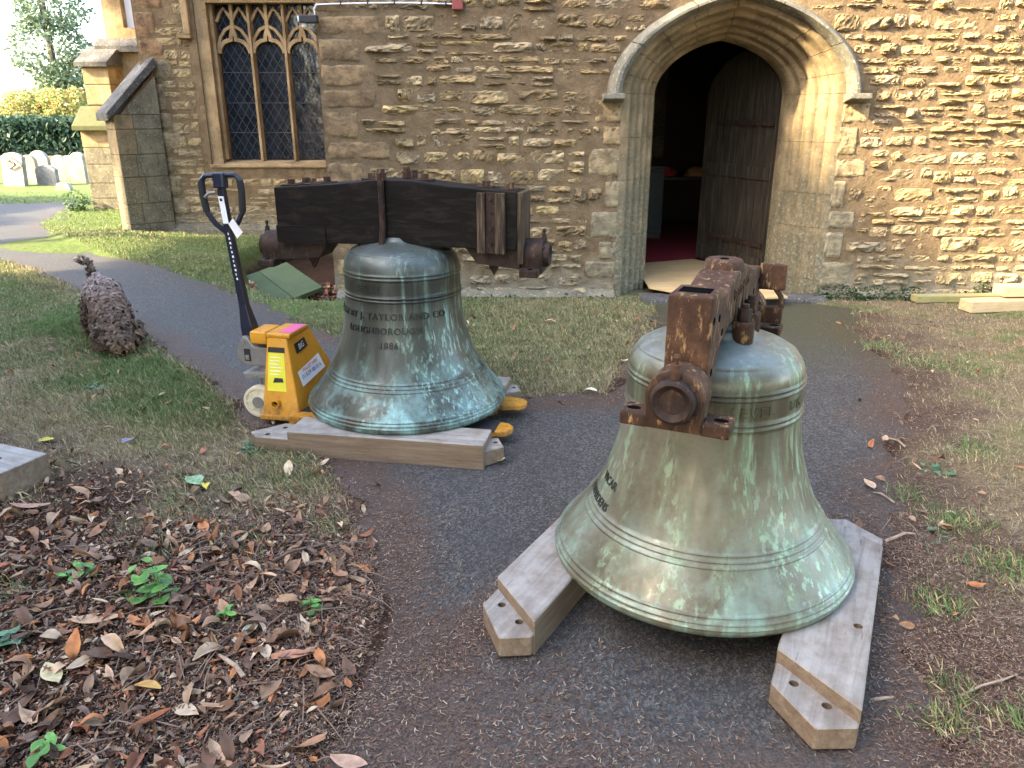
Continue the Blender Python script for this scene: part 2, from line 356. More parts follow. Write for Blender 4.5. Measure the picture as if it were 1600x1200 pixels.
def zones(x, y):
    """greenness, straw, litter of the ground, 0..1"""
    x = np.asarray(x, float); y = np.asarray(y, float); p = np.stack([x, y, 0 * x], -1); d = sdist(x, y)
    n = fbm(p * 1.1, 4, 11); n2 = fbm(p * 3.5, 3, 21)
    left = (x < .3) & (y < 12) ; lowside = (x - (-.6)) * .75 + (y - 3.4) * .65 < 0    # lawn on the camera's side of the path
    far = sstep(3.2, 5.2, y)
    green = np.where(x > 1.15, .10 + .5 * sstep(.50, .66, n2) * sstep(2.0, 5.0, y), .08 + .55 * sstep(.40, .68, n + .12 * far))
    bank = (x < 1.3) & (y > 4.2) & ~((x < -1) & (y < 9) & (x * .77 + y * .64 < 1.55))
    green = np.where(bank, .75 + .4 * (n - .5) - .35 * sstep(-1.2, .6, x), green)
    strip = np.exp(-((d - .35) / .35) ** 2); green = np.where((x < -1.3) & ~bank, np.clip(green + .5 * strip * far, 0, 1), green)
    green = np.where(y > 12, .95, green)
    lit = sstep(3.35, 2.2, y + .25 * (x + 1) + 2.2 * (n - .5)) * (x < .4)
    lit = np.maximum(lit, np.where((x > .9) & (y < 6.4), .42 * sstep(.8, .0, d + .5 * (n2 - .5)), 0))
    lit = np.maximum(lit, sstep(.0, -.2, sdist(x, y, DITCH)))
    lit = np.maximum(lit, .8 * sstep(.16, 0, d) * (y < 5.5))
    lit = np.where(y > 12, 0, lit)
    green = green * (1 - .92 * lit); straw = np.clip((.45 + .9 * (n2 - .3)) * (1 - .9 * lit), 0, 1)
    straw = np.where(y > 12, .1, straw)
    return np.clip(green, 0, 1), straw, lit
def lines(lo, f0, f1, hi, step, coarse):
    a = [lo]; w = coarse
    left = list(np.linspace(0, 1, 14)[:-1] ** 2.2); L = [f0 - (f0 - lo) * (1 - t) ** 2.2 for t in np.linspace(0, 1, 14)[:-1]]
    Rr = [f1 + (hi - f1) * t ** 2.2 for t in np.linspace(0, 1, 14)[1:]]
    return np.array(L + list(np.arange(f0, f1, step)) + [f1] + Rr)
gx = lines(-600, -9, 7, 600, .052, 0); gy = lines(-300, .6, 13.5, 900, .052, 0)
X, Y = np.meshgrid(gx, gy); nx, ny = len(gx), len(gy); Xf, Yf = X.ravel(), Y.ravel()
idx = np.arange(nx * ny).reshape(ny, nx)
F = np.stack([idx[:-1, :-1], idx[:-1, 1:], idx[1:, 1:], idx[1:, :-1]], -1).reshape(-1, 4)
g, s_, l_ = zones(Xf, Yf)
t = NT('churchyard_ground'); p = t.pos('world'); a = t.attr(); sr = t.N.new('ShaderNodeSeparateColor'); t.link(a, sr.inputs[0])
n1 = t.noise(p, 14, 6, .65); n2 = t.noise(p, 90, 5, .7); n3 = t.noise(p, 3, 4)
earth = t.ramp(n1, [(.25, (.052, .036, .026)), (.5, (.105, .076, .056)), (.78, (.21, .16, .12))])
straw = t.ramp(n2, [(.25, (.09, .07, .04)), (.5, (.175, .138, .078)), (.75, (.30, .25, .15))])
green = t.ramp(n1, [(.25, (.045, .066, .018)), (.5, (.08, .115, .034)), (.78, (.13, .165, .06))])
litt = t.ramp(n2, [(.3, (.014, .008, .006)), (.5, (.042, .024, .016)), (.72, (.11, .064, .038))])
jit = t.math('MULTIPLY', t.math('SUBTRACT', n2, .5), .9)
c = t.mix(t.ramp(t.math('ADD', sr.outputs[1], jit), [(.2, 0), (.7, 1)]), earth, straw)
c = t.mix(t.ramp(t.math('ADD', sr.outputs[0], jit), [(.25, 0), (.75, 1)]), c, green)
c = t.mix(t.ramp(t.math('ADD', sr.outputs[2], jit), [(.2, 0), (.65, 1)]), c, litt)
b_ = t.bump(n1, .6, .04); t.bump(n2, .6, .012, b_)
M['ground'] = t.out(c, .95, 0, .1)
gm = mesh_np('ground', np.stack([Xf, Yf, gz(Xf, Yf)], -1), F, M['ground'], np.stack([g, s_, l_], -1), True)
ground = obj('ground', gm); tag(ground, 'churchyard ground of worn lawn, bare earth and leaf mould', kind='structure')
# asphalt path: a sheet whose edges run under the turf and soil
hx_ = np.concatenate([np.arange(-14, -5, .2), np.arange(-5, 3.6, .06)]); hy_ = np.concatenate([np.arange(.6, 7, .06), np.arange(7, 15.4, .15)])
X, Y = np.meshgrid(hx_, hy_); ix = np.arange(X.size).reshape(X.shape); dd_ = sdist(X, Y)
F = np.stack([ix[:-1, :-1], ix[:-1, 1:], ix[1:, 1:], ix[1:, :-1]], -1).reshape(-1, 4); dm_ = np.minimum(np.minimum(dd_[:-1, :-1], dd_[1:, 1:]), np.minimum(dd_[:-1, 1:], dd_[1:, :-1])).ravel()
F = F[dm_ < .10]; used, inv = np.unique(F, return_inverse=True); F = inv.reshape(F.shape); px_ = X.ravel()[used]; py_ = Y.ravel()[used]; pd = dd_.ravel()[used]
pn = fbm(np.stack([px_ * 2.2, py_ * 2.2, 0 * px_], -1), 4, 33); pn2 = fbm(np.stack([px_ * 6, py_ * 6, 0 * px_], -1), 3, 34)
dirt = np.exp(-(np.maximum(-pd, 0) / (.06 + .30 * pn)) ** 2) + np.exp(-(((px_ * .87 - py_ * .5 + 1.16) / .09) ** 2)) * (py_ < 3.3) * (py_ > 1.9) * .8 + sstep(2.35, 1.5, py_ + .9 * (pn - .5)) * sstep(1.3, .1, px_ + 1.2 * (pn - .5)) * .7
dirt = np.clip(dirt * (.4 + 1.2 * pn2) * np.where(px_ > .9, .7, 1), 0, 1) * np.where(py_ > 6, .5, 1)
me = mesh_np('path', np.stack([px_, py_, .004 + .006 * (pn - .5)], -1), F, None, np.stack([dirt, dirt, dirt], -1), True)
t = NT('asphalt'); p = t.pos('world'); ag = t.voro(p, 120); n = t.noise(p, 1.6, 5, .6); n2 = t.noise(p, 25, 5, .7)
c = t.ramp(ag.outputs['Color'], [(.1, (.020, .0185, .0165)), (.5, (.043, .040, .036)), (.9, (.115, .108, .098))])
c = t.mix(t.ramp(n, [(.35, .4), (.6, 0)]), c, (.036, .036, .036))
c = t.mix(t.ramp(n2, [(.60, 0), (.74, .45)]), c, (.085, .070, .055))
dm2 = t.math('ADD', t.sep(t.attr())[0], t.math('MULTIPLY', t.math('SUBTRACT', n2, .5), .8)); c = t.mix(t.ramp(dm2, [(.25, 0), (.75, .92)]), c, t.ramp(t.noise(p, 110, 4, .7), [(.3, (.022, .014, .010)), (.5, (.060, .037, .026)), (.72, (.14, .09, .062))]))
yy = t.sep(p); moss = t.math('MULTIPLY', t.ramp(t.math('MULTIPLY', yy[1], .1), [(.46, 0), (.58, 1)]), t.ramp(t.math('ADD', t.math('MULTIPLY', yy[0], .1), .2), [(.29, 0), (.33, 1)]))
c = t.mix(t.math('MULTIPLY', moss, t.ramp(n2, [(.3, .3), (.6, .9)])), c, (.055, .052, .018))
b_ = t.bump(ag.outputs['Distance'], .7, .006); t.bump(n2, .3, .01, b_)
M['asphalt'] = t.out(c, .72, 0, .4); me.materials.append(M['asphalt'])
tag(obj('path', me), 'dark asphalt churchyard path running to the church door', kind='structure')

# ------------------------------------------------------------------ church
church = thing('church', 'golden rubble stone church with arched doorway, leaded window and buttresses', 'church', (0, 7, 0))
CH = church
def ch(name, mb, mat, parent=None, **k):
    """part in world coordinates under the church"""
    o = mb.build(name, mat, **k); o.parent = parent or CH; o.matrix_parent_inverse = Matrix.Translation((0, -7, 0)) if (parent or CH) == CH else Matrix.Identity(4)
    return o
DX, SPR, AIN = 1.885, 1.77, .605
def arch(a, n=14, ratio=.76):
    """half-width a: outline of the four-centred arch, left to right"""
    out = []
    for i in range(-n, n + 1):
        u = math.sin(i / n * math.pi / 2); z = ratio * a * (.74 * (1 - abs(u) ** 2.3) ** .5 + .26 * (1 - abs(u)))
        out.append((DX + u * a, SPR + z))
    return out
NOTCH = .925
wallpoly = [(-1.63, -.5), (DX - NOTCH, -.5)] + arch(NOTCH) + [(DX + NOTCH, -.5), (11, -.5), (11, 6.2), (-1.63, 6.2)]
WY = 7.0
tower = ch('tower_wall', MB().prism(wallpoly, WY, 7.6, 'y'), M['mortar'])
ch('side_wall', MB().box((-1.63, 7.604, -.5), (-1.1, 11.5, 6.2)), M['mortar'])
# uneven pointing over the core of the wall
qx = np.arange(-1.62, 6.9, .028); qz = np.arange(-.15, 3.2, .028); QX, QZ = np.meshgrid(qx, qz); ix = np.arange(QX.size).reshape(QX.shape)
qp = np.stack([QX, 0 * QX, QZ], -1); qh = .002 + .012 * fbm(qp * 7, 3, 71) + .008 * fbm(qp * 26, 2, 73)
cxm = (QX[:-1, :-1] + .014).ravel(); czm = (QZ[:-1, :-1] + .014).ravel(); aw_ = np.abs(cxm - DX) / .935
inside = (aw_ < 1) & (czm < SPR + np.where(czm < SPR, 0, .76 * .935 * (.74 * np.sqrt(np.clip(1 - np.clip(aw_, 0, 1) ** 2.3, 0, 1)) + .26 * (1 - np.clip(aw_, 0, 1)))) )
Fm = np.stack([ix[:-1, :-1], ix[:-1, 1:], ix[1:, 1:], ix[1:, :-1]], -1).reshape(-1, 4)[~inside]
obj('pointing', mesh_np('pointing', np.stack([QX.ravel(), WY - qh.ravel(), QZ.ravel()], -1), Fm, M['mortar'], None, True), tower)
STONES = []           # (mesh, pixel size, parent)
f_px = 1202; c0, s0 = math.cos(R(19.3)), math.sin(R(19.3))
def proj(x, y, z):
    dz = z - 1.6; zc = y * c0 - dz * s0; return 800 + f_px * x / zc, 600 - f_px * (y * s0 + dz * c0) / zc, zc
def stone_mesh(cx, cz, w, h, wy, depth, rough, col, seed, n=15, m=9, nm='stone', corner=.5, mat='stone'):
    u, v = np.meshgrid(np.linspace(-1, 1, n), np.linspace(-1, 1, m)); u = np.sign(u) * np.abs(u) ** .8; v = np.sign(v) * np.abs(v) ** .8
    sx = .10 * corner; x = u * w / 2 * (1 - sx * np.abs(v) ** 3); z = v * h / 2 * (1 - sx * np.abs(u) ** 3)
    sk = (rng.random() - .5) * .12 * corner; z = z + sk * u * h; 
    P3 = np.stack([x + cx, 0 * x + seed * .37, z + cz], -1)
    ep = 5 if corner > .2 else 16
    prof = np.clip((1 - np.abs(u) ** ep) * (1 - np.abs(v) ** (ep - 1)), 0, 1) ** .6
    f1 = fbm(P3 * np.array([10, 1, 20]), 3, seed % 91); f2 = fbm(P3 * np.array([38, 9, 52]), 3, seed % 57)
    fac = np.full(u.shape, 9.)
    for _ in range(4):
        ga, gb = rng.normal(0, .35, 2); fac = np.minimum(fac, rng.uniform(.55, 1.1) + ga * u + gb * v)
    prof = prof * np.clip(fac, .1, 1.3) ; jit_ = rng.normal(0, .0042, u.shape) * (prof > .05)
    hh = jit_ + depth * prof + rough * prof * ((f1 - .52) * 2.0 + (f2 - .5) * 1.5) + ((.008 if corner > .2 else .012) if wy < 8 else .0)
    hh = np.where(prof <= 0, -.012, hh)
    V = np.stack([x, -hh, z], -1).reshape(-1, 3); ix = np.arange(n * m).reshape(m, n)
    F = np.stack([ix[:-1, :-1], ix[:-1, 1:], ix[1:, 1:], ix[1:, :-1]], -1).reshape(-1, 4)
    k = 1 + (f1.reshape(-1, 1) - .5) * .5
    C = np.clip(np.array(col)[None] * k, 0, 1)
    return V, F, C, (cx, wy, cz), nm, mat
PALETTE = [(.38, .275, .14), (.44, .335, .18), (.33, .24, .125), (.50, .40, .24), (.36, .275, .16), (.41, .325, .205), (.46, .35, .17), (.35, .29, .20)]
def course(xa, xb, za, zb, skip, wy, rowh, sw, parent, tone=None, gap=.012, depth=(.016, .040), rough=.050, res=(15, 9)):
    """rubble laid in uneven courses; skip(z0,z1) gives intervals to leave free"""
    z = za; row = 0
    while z < zb:
        h = random.uniform(*rowh); free = [(xa, xb)]
        for (p0, p1) in skip(z, z + h):
            nf = []
            for (q0, q1) in free:
                if p1 <= q0 or p0 >= q1: nf.append((q0, q1)); continue
                if p0 > q0 + .05: nf.append((q0, p0))
                if p1 < q1 - .05: nf.append((p1, q1))
            free = nf
        for (q0, q1) in free:
            x = q0
            while x < q1 - .05:
                w = min(random.choice((random.uniform(*sw), random.uniform(sw[0], (sw[0] + sw[1]) / 2))), q1 - x)
                if q1 - x - w < .07: w = q1 - x
                parts = [(0, 1)] if (h < .1 or random.random() < .72) else [(0, .47), (.53, 1)]
                for (f0, f1) in parts:
                    hh = ((f1 - f0) * h - gap) * random.uniform(.68, 1.04); zc_ = z + (f0 + f1) / 2 * h + random.uniform(-.014, .014); xc = x + w / 2
                    if random.random() < .05: continue
                    col = (np.array(random.choice(PALETTE)) * .72 + np.array((.27, .205, .125)) * .28) * random.uniform(.62, 1.05)
                    if tone is not None: col = col * .45 + np.array(tone) * .55
                    pale = float(sstep(.75, .1, zc_ + random.uniform(-.2, .2))) * .8
                    col = col * (1 - pale) + np.array((.30, .265, .19)) * pale * random.uniform(.7, 1.15)
                    gold = float(sstep(2.9, 4.4, xc)) if wy < 8 else 0
                    col = col * (1 - .25 * gold) + np.array((.54, .40, .17)) * .25 * gold
                    rr = rough * random.choice((.5, 1, 1.25)); dd = random.uniform(*depth)
                    STONES.append((stone_mesh(xc, zc_, w - gap * random.uniform(.7, 1.5), hh, wy, dd, rr, col, len(STONES), *res), parent))
                x += w
        z += h; row += 1
# quoins of the tower's corner and of the door jambs
QU = []; z = -.1; k = 0
while z < 3.2:
    h = random.choice((.20, .25, .30, .17)); w = (.36, .60, .34, .52, .42)[k % 5] * random.uniform(.92, 1.08); QU.append((-1.63, -1.63 + w, z, z + h)); z += h; k += 1
JQ = []
for side in (-1, 1):
    z = -.1; k = 0
    while z < SPR - .05:
        h = random.choice((.18, .22, .27)); w = (.14, .30, .18, .26)[k % 4]; e = DX + side * (NOTCH + .005)
        JQ.append((min(e, e + side * w), max(e, e + side * w), z, min(z + h, SPR))); z += h; k += 1
def skipA(z0, z1):
    out = [(q[0], q[1] + .015) for q in QU if q[2] < z1 - .01 and q[3] > z0 + .01] + [(q[0] - .012, q[1] + .012) for q in JQ if q[2] < z1 - .01 and q[3] > z0 + .01]
    if z0 < SPR: out.append((DX - NOTCH, DX + NOTCH))
    else:
        a = arch(1.08, 20); xs = [q[0] for q in a if q[1] > z0]
        if xs: out.append((min(xs), max(xs)))
        elif z0 < SPR + .06: out.append((DX - 1.08, DX + 1.08))
    if SPR - .14 < z1 and z0 < SPR + .1: out += [(DX - 1.13, DX - .88), (DX + .88, DX + 1.13)]
    return out
course(-1.62, 6.8, -.12, 3.1, skipA, WY, (.06, .165), (.11, .46), tower)
for i, q in enumerate(QU + JQ):
    left = q in QU; w = q[1] - q[0] - .005; h = q[3] - q[2] - .005
    col = np.array((.255, .175, .10) if left else (.36, .27, .15)) * random.uniform(.85, 1.15)
    if not left:
        pale = float(sstep(1.5, .5, q[2])); col = col * (1 - pale) + np.array((.27, .235, .16)) * pale
    elif q[2] < .3: col = np.array((.30, .23, .13))
    V, Fq, C, loc, _, _ = stone_mesh((q[0] + q[1]) / 2, (q[2] + q[3]) / 2, w, h, WY, .014, .005, col, 900 + i, 13, 9, 'quoin_stone', .12)
    me = mesh_np('quoin_stone', V, Fq, M['stone'], C, True); obj('quoin_stone', me, tower, (loc[0], loc[1], loc[2]))
# aisle wall with the window opening
BY = 11.4; WX0, WX1, WZ0, WZ1 = -4.12, -2.60, .97, 3.02
aisle_poly = [(-5.1, -.6), (-1.64, -.6), (-1.64, 5.5), (-5.1, 5.5)]
aw = MB(); OX0, OX1, OZ0, OZ1 = WX0 - .16, WX1 + .16, WZ0 - .08, WZ1 + .10
aw.box((-5.1, BY, -.6), (OX0, BY + .6, 5.5)); aw.box((OX1, BY, -.6), (-1.64, BY + .6, 5.5)); aw.box((OX0, BY + .001, -.6), (OX1, BY + .6, OZ0)); aw.box((OX0, BY + .001, OZ1), (OX1, BY + .6, 5.5))
aisle = ch('aisle_wall', aw, M['mortar'])
def skipB(z0, z1):
    o = [(OX0 - .10, OX1 + .1)] if (z1 > OZ0 - .02 and z0 < OZ1 + .1) else []
    return o + [(-5.1, -4.86 + .1 * (int(z0 / .3) % 2))]
course(-5.08, -1.66, -.1, 3.3, skipB, BY, (.085, .20), (.16, .46), aisle, (.36, .29, .17), .014, (.012, .024), .014, (13, 8))
z = -.1; k = 0
while z < 3.3:                                           # corner quoins of the aisle, dark brown above the buttress
    h = random.choice((.26, .32, .38)); w = (.30, .44, .36)[k % 3]; col = np.array((.24, .15, .085) if z > 2.1 else (.26, .21, .135)) * random.uniform(.85, 1.1)
    V, Fq, C, loc, _, _ = stone_mesh(-5.1 + w / 2, z + h / 2, w - .014, h - .014, BY, .026, .008, col, 1200 + k, 11, 8, 'quoin_stone', .15)
    obj('quoin_stone', mesh_np('quoin_stone', V, Fq, M['stone'], C, True), aisle, loc); z += h; k += 1
# the largest 300 stones as pieces, the rest as one mass per wall
def area_px(s):
    (V, Fq, C, loc, nm, mt), par = s; x, y, zc = proj(*loc)
    if not (-30 < x < 1630 and -30 < y < 1230): return 0
    if x < 505 and loc[1] < 8 and loc[0] < -1.7: return 0
    return (V[:, 0].max() - V[:, 0].min()) * (V[:, 2].max() - V[:, 2].min()) / zc ** 2
order = sorted(range(len(STONES)), key=lambda i: -area_px(STONES[i])); rest = {}
for n_, i in enumerate(order):
    (V, Fq, C, loc, nm, mt), par = STONES[i]
    if n_ < 298: obj('stone', mesh_np('stone', V, Fq, M['stone'], C, False), par, loc)
    else: rest.setdefault(par.name, []).append((V + np.array(loc), Fq, C))
for pn, L in rest.items():
    b = 0; VV = []; FF = []; CC = []
    for V, Fq, C in L: VV.append(V); FF.append(Fq + b); CC.append(C); b += len(V)
    o = obj('rubble_stones', mesh_np('rubble_stones', np.concatenate(VV), np.concatenate(FF), M['stone'], np.concatenate(CC), False), bpy.data.objects[pn]); o['kind'] = 'stuff'
# ---- doorway: moulded orders in separate blocks
PROF = [(.0, 7.58), (.0, 7.37), (.022, 7.345), (.06, 7.345), (.075, 7.325), (.07, 7.30), (.085, 7.275), (.105, 7.262), (.13, 7.262), (.15, 7.235), (.143, 7.205), (.16, 7.18), (.185, 7.168), (.215, 7.168),
        (.235, 7.14), (.228, 7.11), (.245, 7.085), (.275, 7.072), (.30, 7.072), (.325, 7.04), (.33, 6.992), (.345, 6.984), (.415, 6.984), (.415, 7.58)]
PROF = [(s * .84, y) for s, y in PROF]
surround = ch('door_surround', MB().prism([(DX - AIN - .25, -.3), (DX - AIN - .05, -.3)] + arch(AIN + .05) + [(DX + AIN + .05, -.3), (DX + AIN + .25, -.3)] + arch(AIN + .25)[::-1], 7.39, 7.56, 'y'), M['jamb'])
def sweep(path_fn, t0, t1, n):
    v = []; m = len(PROF)
    for i in range(n + 1):
        t_ = t0 + (t1 - t0) * i / n
        for (s, y) in PROF: x, z = path_fn(t_, s); v.append((x, y, z))
    f = [(i * m + k, i * m + (k + 1) % m, (i + 1) * m + (k + 1) % m, (i + 1) * m + k) for i in range(n) for k in range(m)]
    f += [tuple(range(m))[::-1], tuple(range(n * m, (n + 1) * m))]
    return MB().add(v, f)
def archpt(t_, s):
    a = AIN + s; u = math.sin(t_ * math.pi / 2); return DX + u * a, SPR + .76 * a * (.74 * (1 - abs(u) ** 2.3) ** .5 + .26 * (1 - abs(u)))
cuts = [-1, -.84, -.66, -.47, -.27, -.02, .22, .43, .62, .82, 1]
for i in range(10):
    o = ch('voussoir', sweep(archpt, cuts[i] + .002, cuts[i + 1] - .002, 7), M['jamb'], surround, smooth=True, angle=50)
for side in (-1, 1):
    z = -.2; hs = (.42, .33, .50, .36, .36) if side < 0 else (.36, .47, .30, .44, .40)
    for h in hs:
        z1 = min(z + h, SPR)
        if z1 - z > .03: ch('jamb_block', sweep(lambda t_, s, side=side: (DX + side * (AIN + s), t_), z + .0015, z1 - .0015, 1), M['jamb'], surround, smooth=True, angle=50)
        z = z1
# hood mould with stops
HP = [(.345, 6.98), (.36, 6.90), (.39, 6.865), (.415, 6.865), (.475, 6.97), (.475, 7.0), (.345, 7.0)]
def hood(t0, t1, n=9):
    v = []; m = len(HP)
    for i in range(n + 1):
        t_ = t0 + (t1 - t0) * i / n
        for (s, y) in HP: x, z = archpt(t_, s); v.append((x, y, z))
    f = [(i * m + k, i * m + (k + 1) % m, (i + 1) * m + (k + 1) % m, (i + 1) * m + k) for i in range(n) for k in range(m)] + [tuple(range(m))[::-1], tuple(range(n * m, (n + 1) * m))]
    return MB().add(v, f)
for a, b in ((-1, -.62), (-.615, -.25), (-.245, .2), (.205, .60), (.605, 1)): ch('hood_mould', hood(a, b), M['hood'], surround, smooth=True, angle=30)
for side in (-1, 1):
    x0 = DX + side * (AIN + .335); x1 = DX + side * (AIN + .515)
    ch('hood_stop', MB().prism([(6.84, SPR - .045), (6.99, SPR - .075), (6.99, SPR - .002), (6.84, SPR - .002)], min(x0, x1), max(x0, x1), 'x'), M['hood'], surround, bevel=.008)
# door leaf, open inwards, hinged on the right
th_ = R(69); hinge = Vector((DX + AIN - .03, 7.56, 0)); LW = 1.13
DM = Matrix.Translation(hinge) @ Matrix.Rotation(-th_, 4, 'Z')       # local -x runs from the hinge to the free edge
def door_top(x):                                                    # x from 0 (hinge) to LW
    u = min(1, abs(x / LW * 2 - 1)); a = LW / 2; return SPR + .76 * a * (.74 * (1 - u ** 2.3) ** .5 + .26 * (1 - u)) - .02
door = None
for i in range(5):
    x0 = i * LW / 5 + .004; x1 = (i + 1) * LW / 5 - .004; xs = np.linspace(x0, x1, 6)
    poly = [(-x0, .10), (-x1, .10)] + [(-x, door_top(x)) for x in xs[::-1]]
    o = MB().prism(poly, 0, .035, 'y', DM).build('door' if door is None else 'plank', M['door'])
    if door is None: door = o; o.parent = CH; o.matrix_parent_inverse = Matrix.Translation((0, -7, 0)); tag(o, 'dark plank door leaf standing open inside the arch')
    else: o.parent = door
for (z0, z1) in ((.10, .26), (1.0, 1.12)): MB().box((-LW + .02, -.016, z0), (-.02, -.002, z1), DM).build('rail', M['door'], door, bevel=.004)
for i in range(1, 5): MB().box((-i * LW / 5 - .022, -.013, .262), (-i * LW / 5 + .022, -.002, door_top(i * LW / 5) - .03), DM).build('cover_strip', M['door'], door, bevel=.004)
for z in (.36, 1.5): MB().box((-LW * .8, -.022, z), (-.01, -.0165, z + .05), DM).build('hinge_strap', M['darkiron'], door)
# interior seen through the door
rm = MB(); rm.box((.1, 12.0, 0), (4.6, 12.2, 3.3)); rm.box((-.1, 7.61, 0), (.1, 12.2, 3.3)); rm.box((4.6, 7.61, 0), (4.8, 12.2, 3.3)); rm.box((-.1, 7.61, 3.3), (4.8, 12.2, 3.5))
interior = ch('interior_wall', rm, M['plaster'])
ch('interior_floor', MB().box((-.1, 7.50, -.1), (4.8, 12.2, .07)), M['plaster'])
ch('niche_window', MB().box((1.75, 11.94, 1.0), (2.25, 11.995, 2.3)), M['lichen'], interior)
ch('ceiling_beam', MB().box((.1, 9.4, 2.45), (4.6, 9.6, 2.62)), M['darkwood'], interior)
# ---- leaded window in the aisle
win = ch('window', MB().box((OX0, BY + .03, OZ0 + .0), (WX0, BY + .34, OZ1)).box((WX1, BY + .03, OZ0), (OX1, BY + .34, OZ1)).box((WX0, BY + .03, WZ1), (WX1, BY + .34, OZ1))
         .prism([(BY - .03, OZ0), (BY + .34, OZ0), (BY + .34, WZ0 + .03), (BY - .03, WZ0 - .05)], OX0 - .02, OX1 + .02, 'x'), M['ashlar'])
tag(win, 'three light leaded window with stone tracery')
ch('inner_frame', MB().box((WX0 - .001, BY + .12, WZ0 + .02), (WX0 + .05, BY + .30, WZ1)), M['ashlar'], win, bevel=.01)
ch('inner_frame', MB().box((WX1 - .05, BY + .12, WZ0 + .02), (WX1 + .001, BY + .30, WZ1)), M['ashlar'], win, bevel=.01)
ch('hood_label', MB().box((OX0 - .05, BY - .08, OZ1 + .02), (OX1 + .1, BY + .02, OZ1 + .11)).box((OX0 - .14, BY - .08, 2.62), (OX0 - .05, BY + .02, OZ1 + .11)).box((OX0 - .24, BY - .08, 2.57), (OX0 - .05, BY + .02, 2.618)), M['ashlar'], win, bevel=.012)
LWD = (WX1 - WX0 - .10) / 3; mw = .075
for k in (1, 2):
    x = WX0 + .05 + k * LWD
    ch('mullion', MB().prism([(x - mw / 2, BY + .22), (x - .016, BY + .13), (x + .016, BY + .13), (x + mw / 2, BY + .22), (x + mw / 2, BY + .27), (x, BY + .31), (x - mw / 2, BY + .27)], WZ0 + .0, WZ1 - .001, 'z'), M['ashlar'], win)
for k in range(3):
    xc = WX0 + .05 + (k + .5) * LWD; hw = LWD / 2 - mw / 2 + .012
    head = []
    for i in range(9): t_ = i / 8; head.append((xc - hw + hw * (1 - math.cos(t_ * math.pi / 2)) * .86, 2.40 + .17 * math.sin(t_ * math.pi / 2)))
    head += [(xc - .035, 2.60), (xc - .004, 2.70)]
    tr = MB(); tr.bar(head, .05, BY + .15, BY + .27); tr.bar([(2 * xc - p_[0], p_[1]) for p_ in head], .05, BY + .151, BY + .271)
    tr.bar([(xc, 2.68), (xc, WZ1)], .045, BY + .16, BY + .27)
    for sg in (-1, 1):
        q0 = xc + sg * hw / 2
        tr.bar([(q0 - hw / 2, 2.80), (q0 - hw / 4, 2.90), (q0, 2.965), (q0 + hw / 4, 2.90), (q0 + hw / 2, 2.80)], .035, BY + .17, BY + .26)
        tr.bar([(xc + sg * (hw + .02), 2.46), (xc + sg * hw * .86, 2.60), (xc + sg * hw * .5, 2.70), (xc + sg * .02, 2.74)], .04, BY + .165, BY + .262)
    ch('tracery', tr, M['ashlar'], win)
    gl = ch('glass_pane', MB().box((xc - LWD / 2 + .02, BY + .222, WZ0 + .02), (xc + LWD / 2 - .02, BY + .228, WZ1 - .002)), M['glass'], win)
    lt = MB(); x0, x1 = xc - hw, xc + hw; stp = .115
    for sg in (-1, 1):
        cc = -40
        for q in np.arange(-6, 8, stp):
            pts = []
            for z in (WZ0 + .03, WZ1 - .01):
                pts.append((xc + q + sg * (z - WZ0) * .62, z))
            (xa, za), (xb, zb) = pts
            ta = max(0, min(1, ((x0 if xb > xa else x1) - xa) / (xb - xa))); tb = max(0, min(1, ((x1 if xb > xa else x0) - xa) / (xb - xa)))
            if tb - ta > .01: lt.bar([(xa + (xb - xa) * ta, za + (zb - za) * ta), (xa + (xb - xa) * tb, za + (zb - za) * tb)], .006, BY + .214, BY + .2215)
    for z in (1.35, 1.75, 2.15): lt.box((x0, BY + .205, z), (x1, BY + .213, z + .012))
    ch('lead_lattice', lt, M['lead'], win)
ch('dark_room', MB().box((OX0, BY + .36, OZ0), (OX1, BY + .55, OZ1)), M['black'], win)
ch('plinth', MB().prism([(BY - .12, -.6), (BY - .001, -.6), (BY - .001, .10), (BY - .12, .02)], -5.0, -1.66, 'x'), M['lichen'], aisle)
# ---- diagonal buttress, courses of lichened blocks
BC = Vector((-5.02, 11.44)); bd = Vector((-.72, -.69)).normalized(); bn = Vector((bd.y, -bd.x))
BMx = Matrix(((bd.x, bn.x, 0, BC.x), (bd.y, bn.y, 0, BC.y), (0, 0, 1, 0), (0, 0, 0, 1)))
butt = MB().prism([(0, -.5), (.60, -.5), (.60, 1.50), (0, 2.15)], -.165, .165, 'y', BMx); bt = ch('buttress', butt, M['mortar']); tag(bt, 'grey lichened diagonal buttress with sloping slate cap')
z = -.2
for h in (.34, .28, .36, .30, .33, .27, .32, .3):
    z1 = min(z + h, 1.60); cut = .30 + .12 * random.random()
    for (u0, u1) in ((-.01, cut), (cut, .612)):
        if z1 - z > .05: ch('ashlar_block', MB().box((u0 + .003, -.18, z + .004), (u1 - .003, .18, z1 - .004), BMx), M['lichen'] if u1 < .6 else M['jamb'], bt, bevel=.008)
    z = z1
ch('ashlar_block', MB().prism([(-.01, 1.604), (.5, 1.604), (-.01, 2.1)], -.18, .18, 'y', BMx), M['lichen'], bt)
ch('slate_cap', MB().prism([(.70, 1.52), (.70, 1.62), (-.02, 2.34), (-.02, 2.2)], -.23, .23, 'y', BMx), M['slate'], bt, bevel=.012)
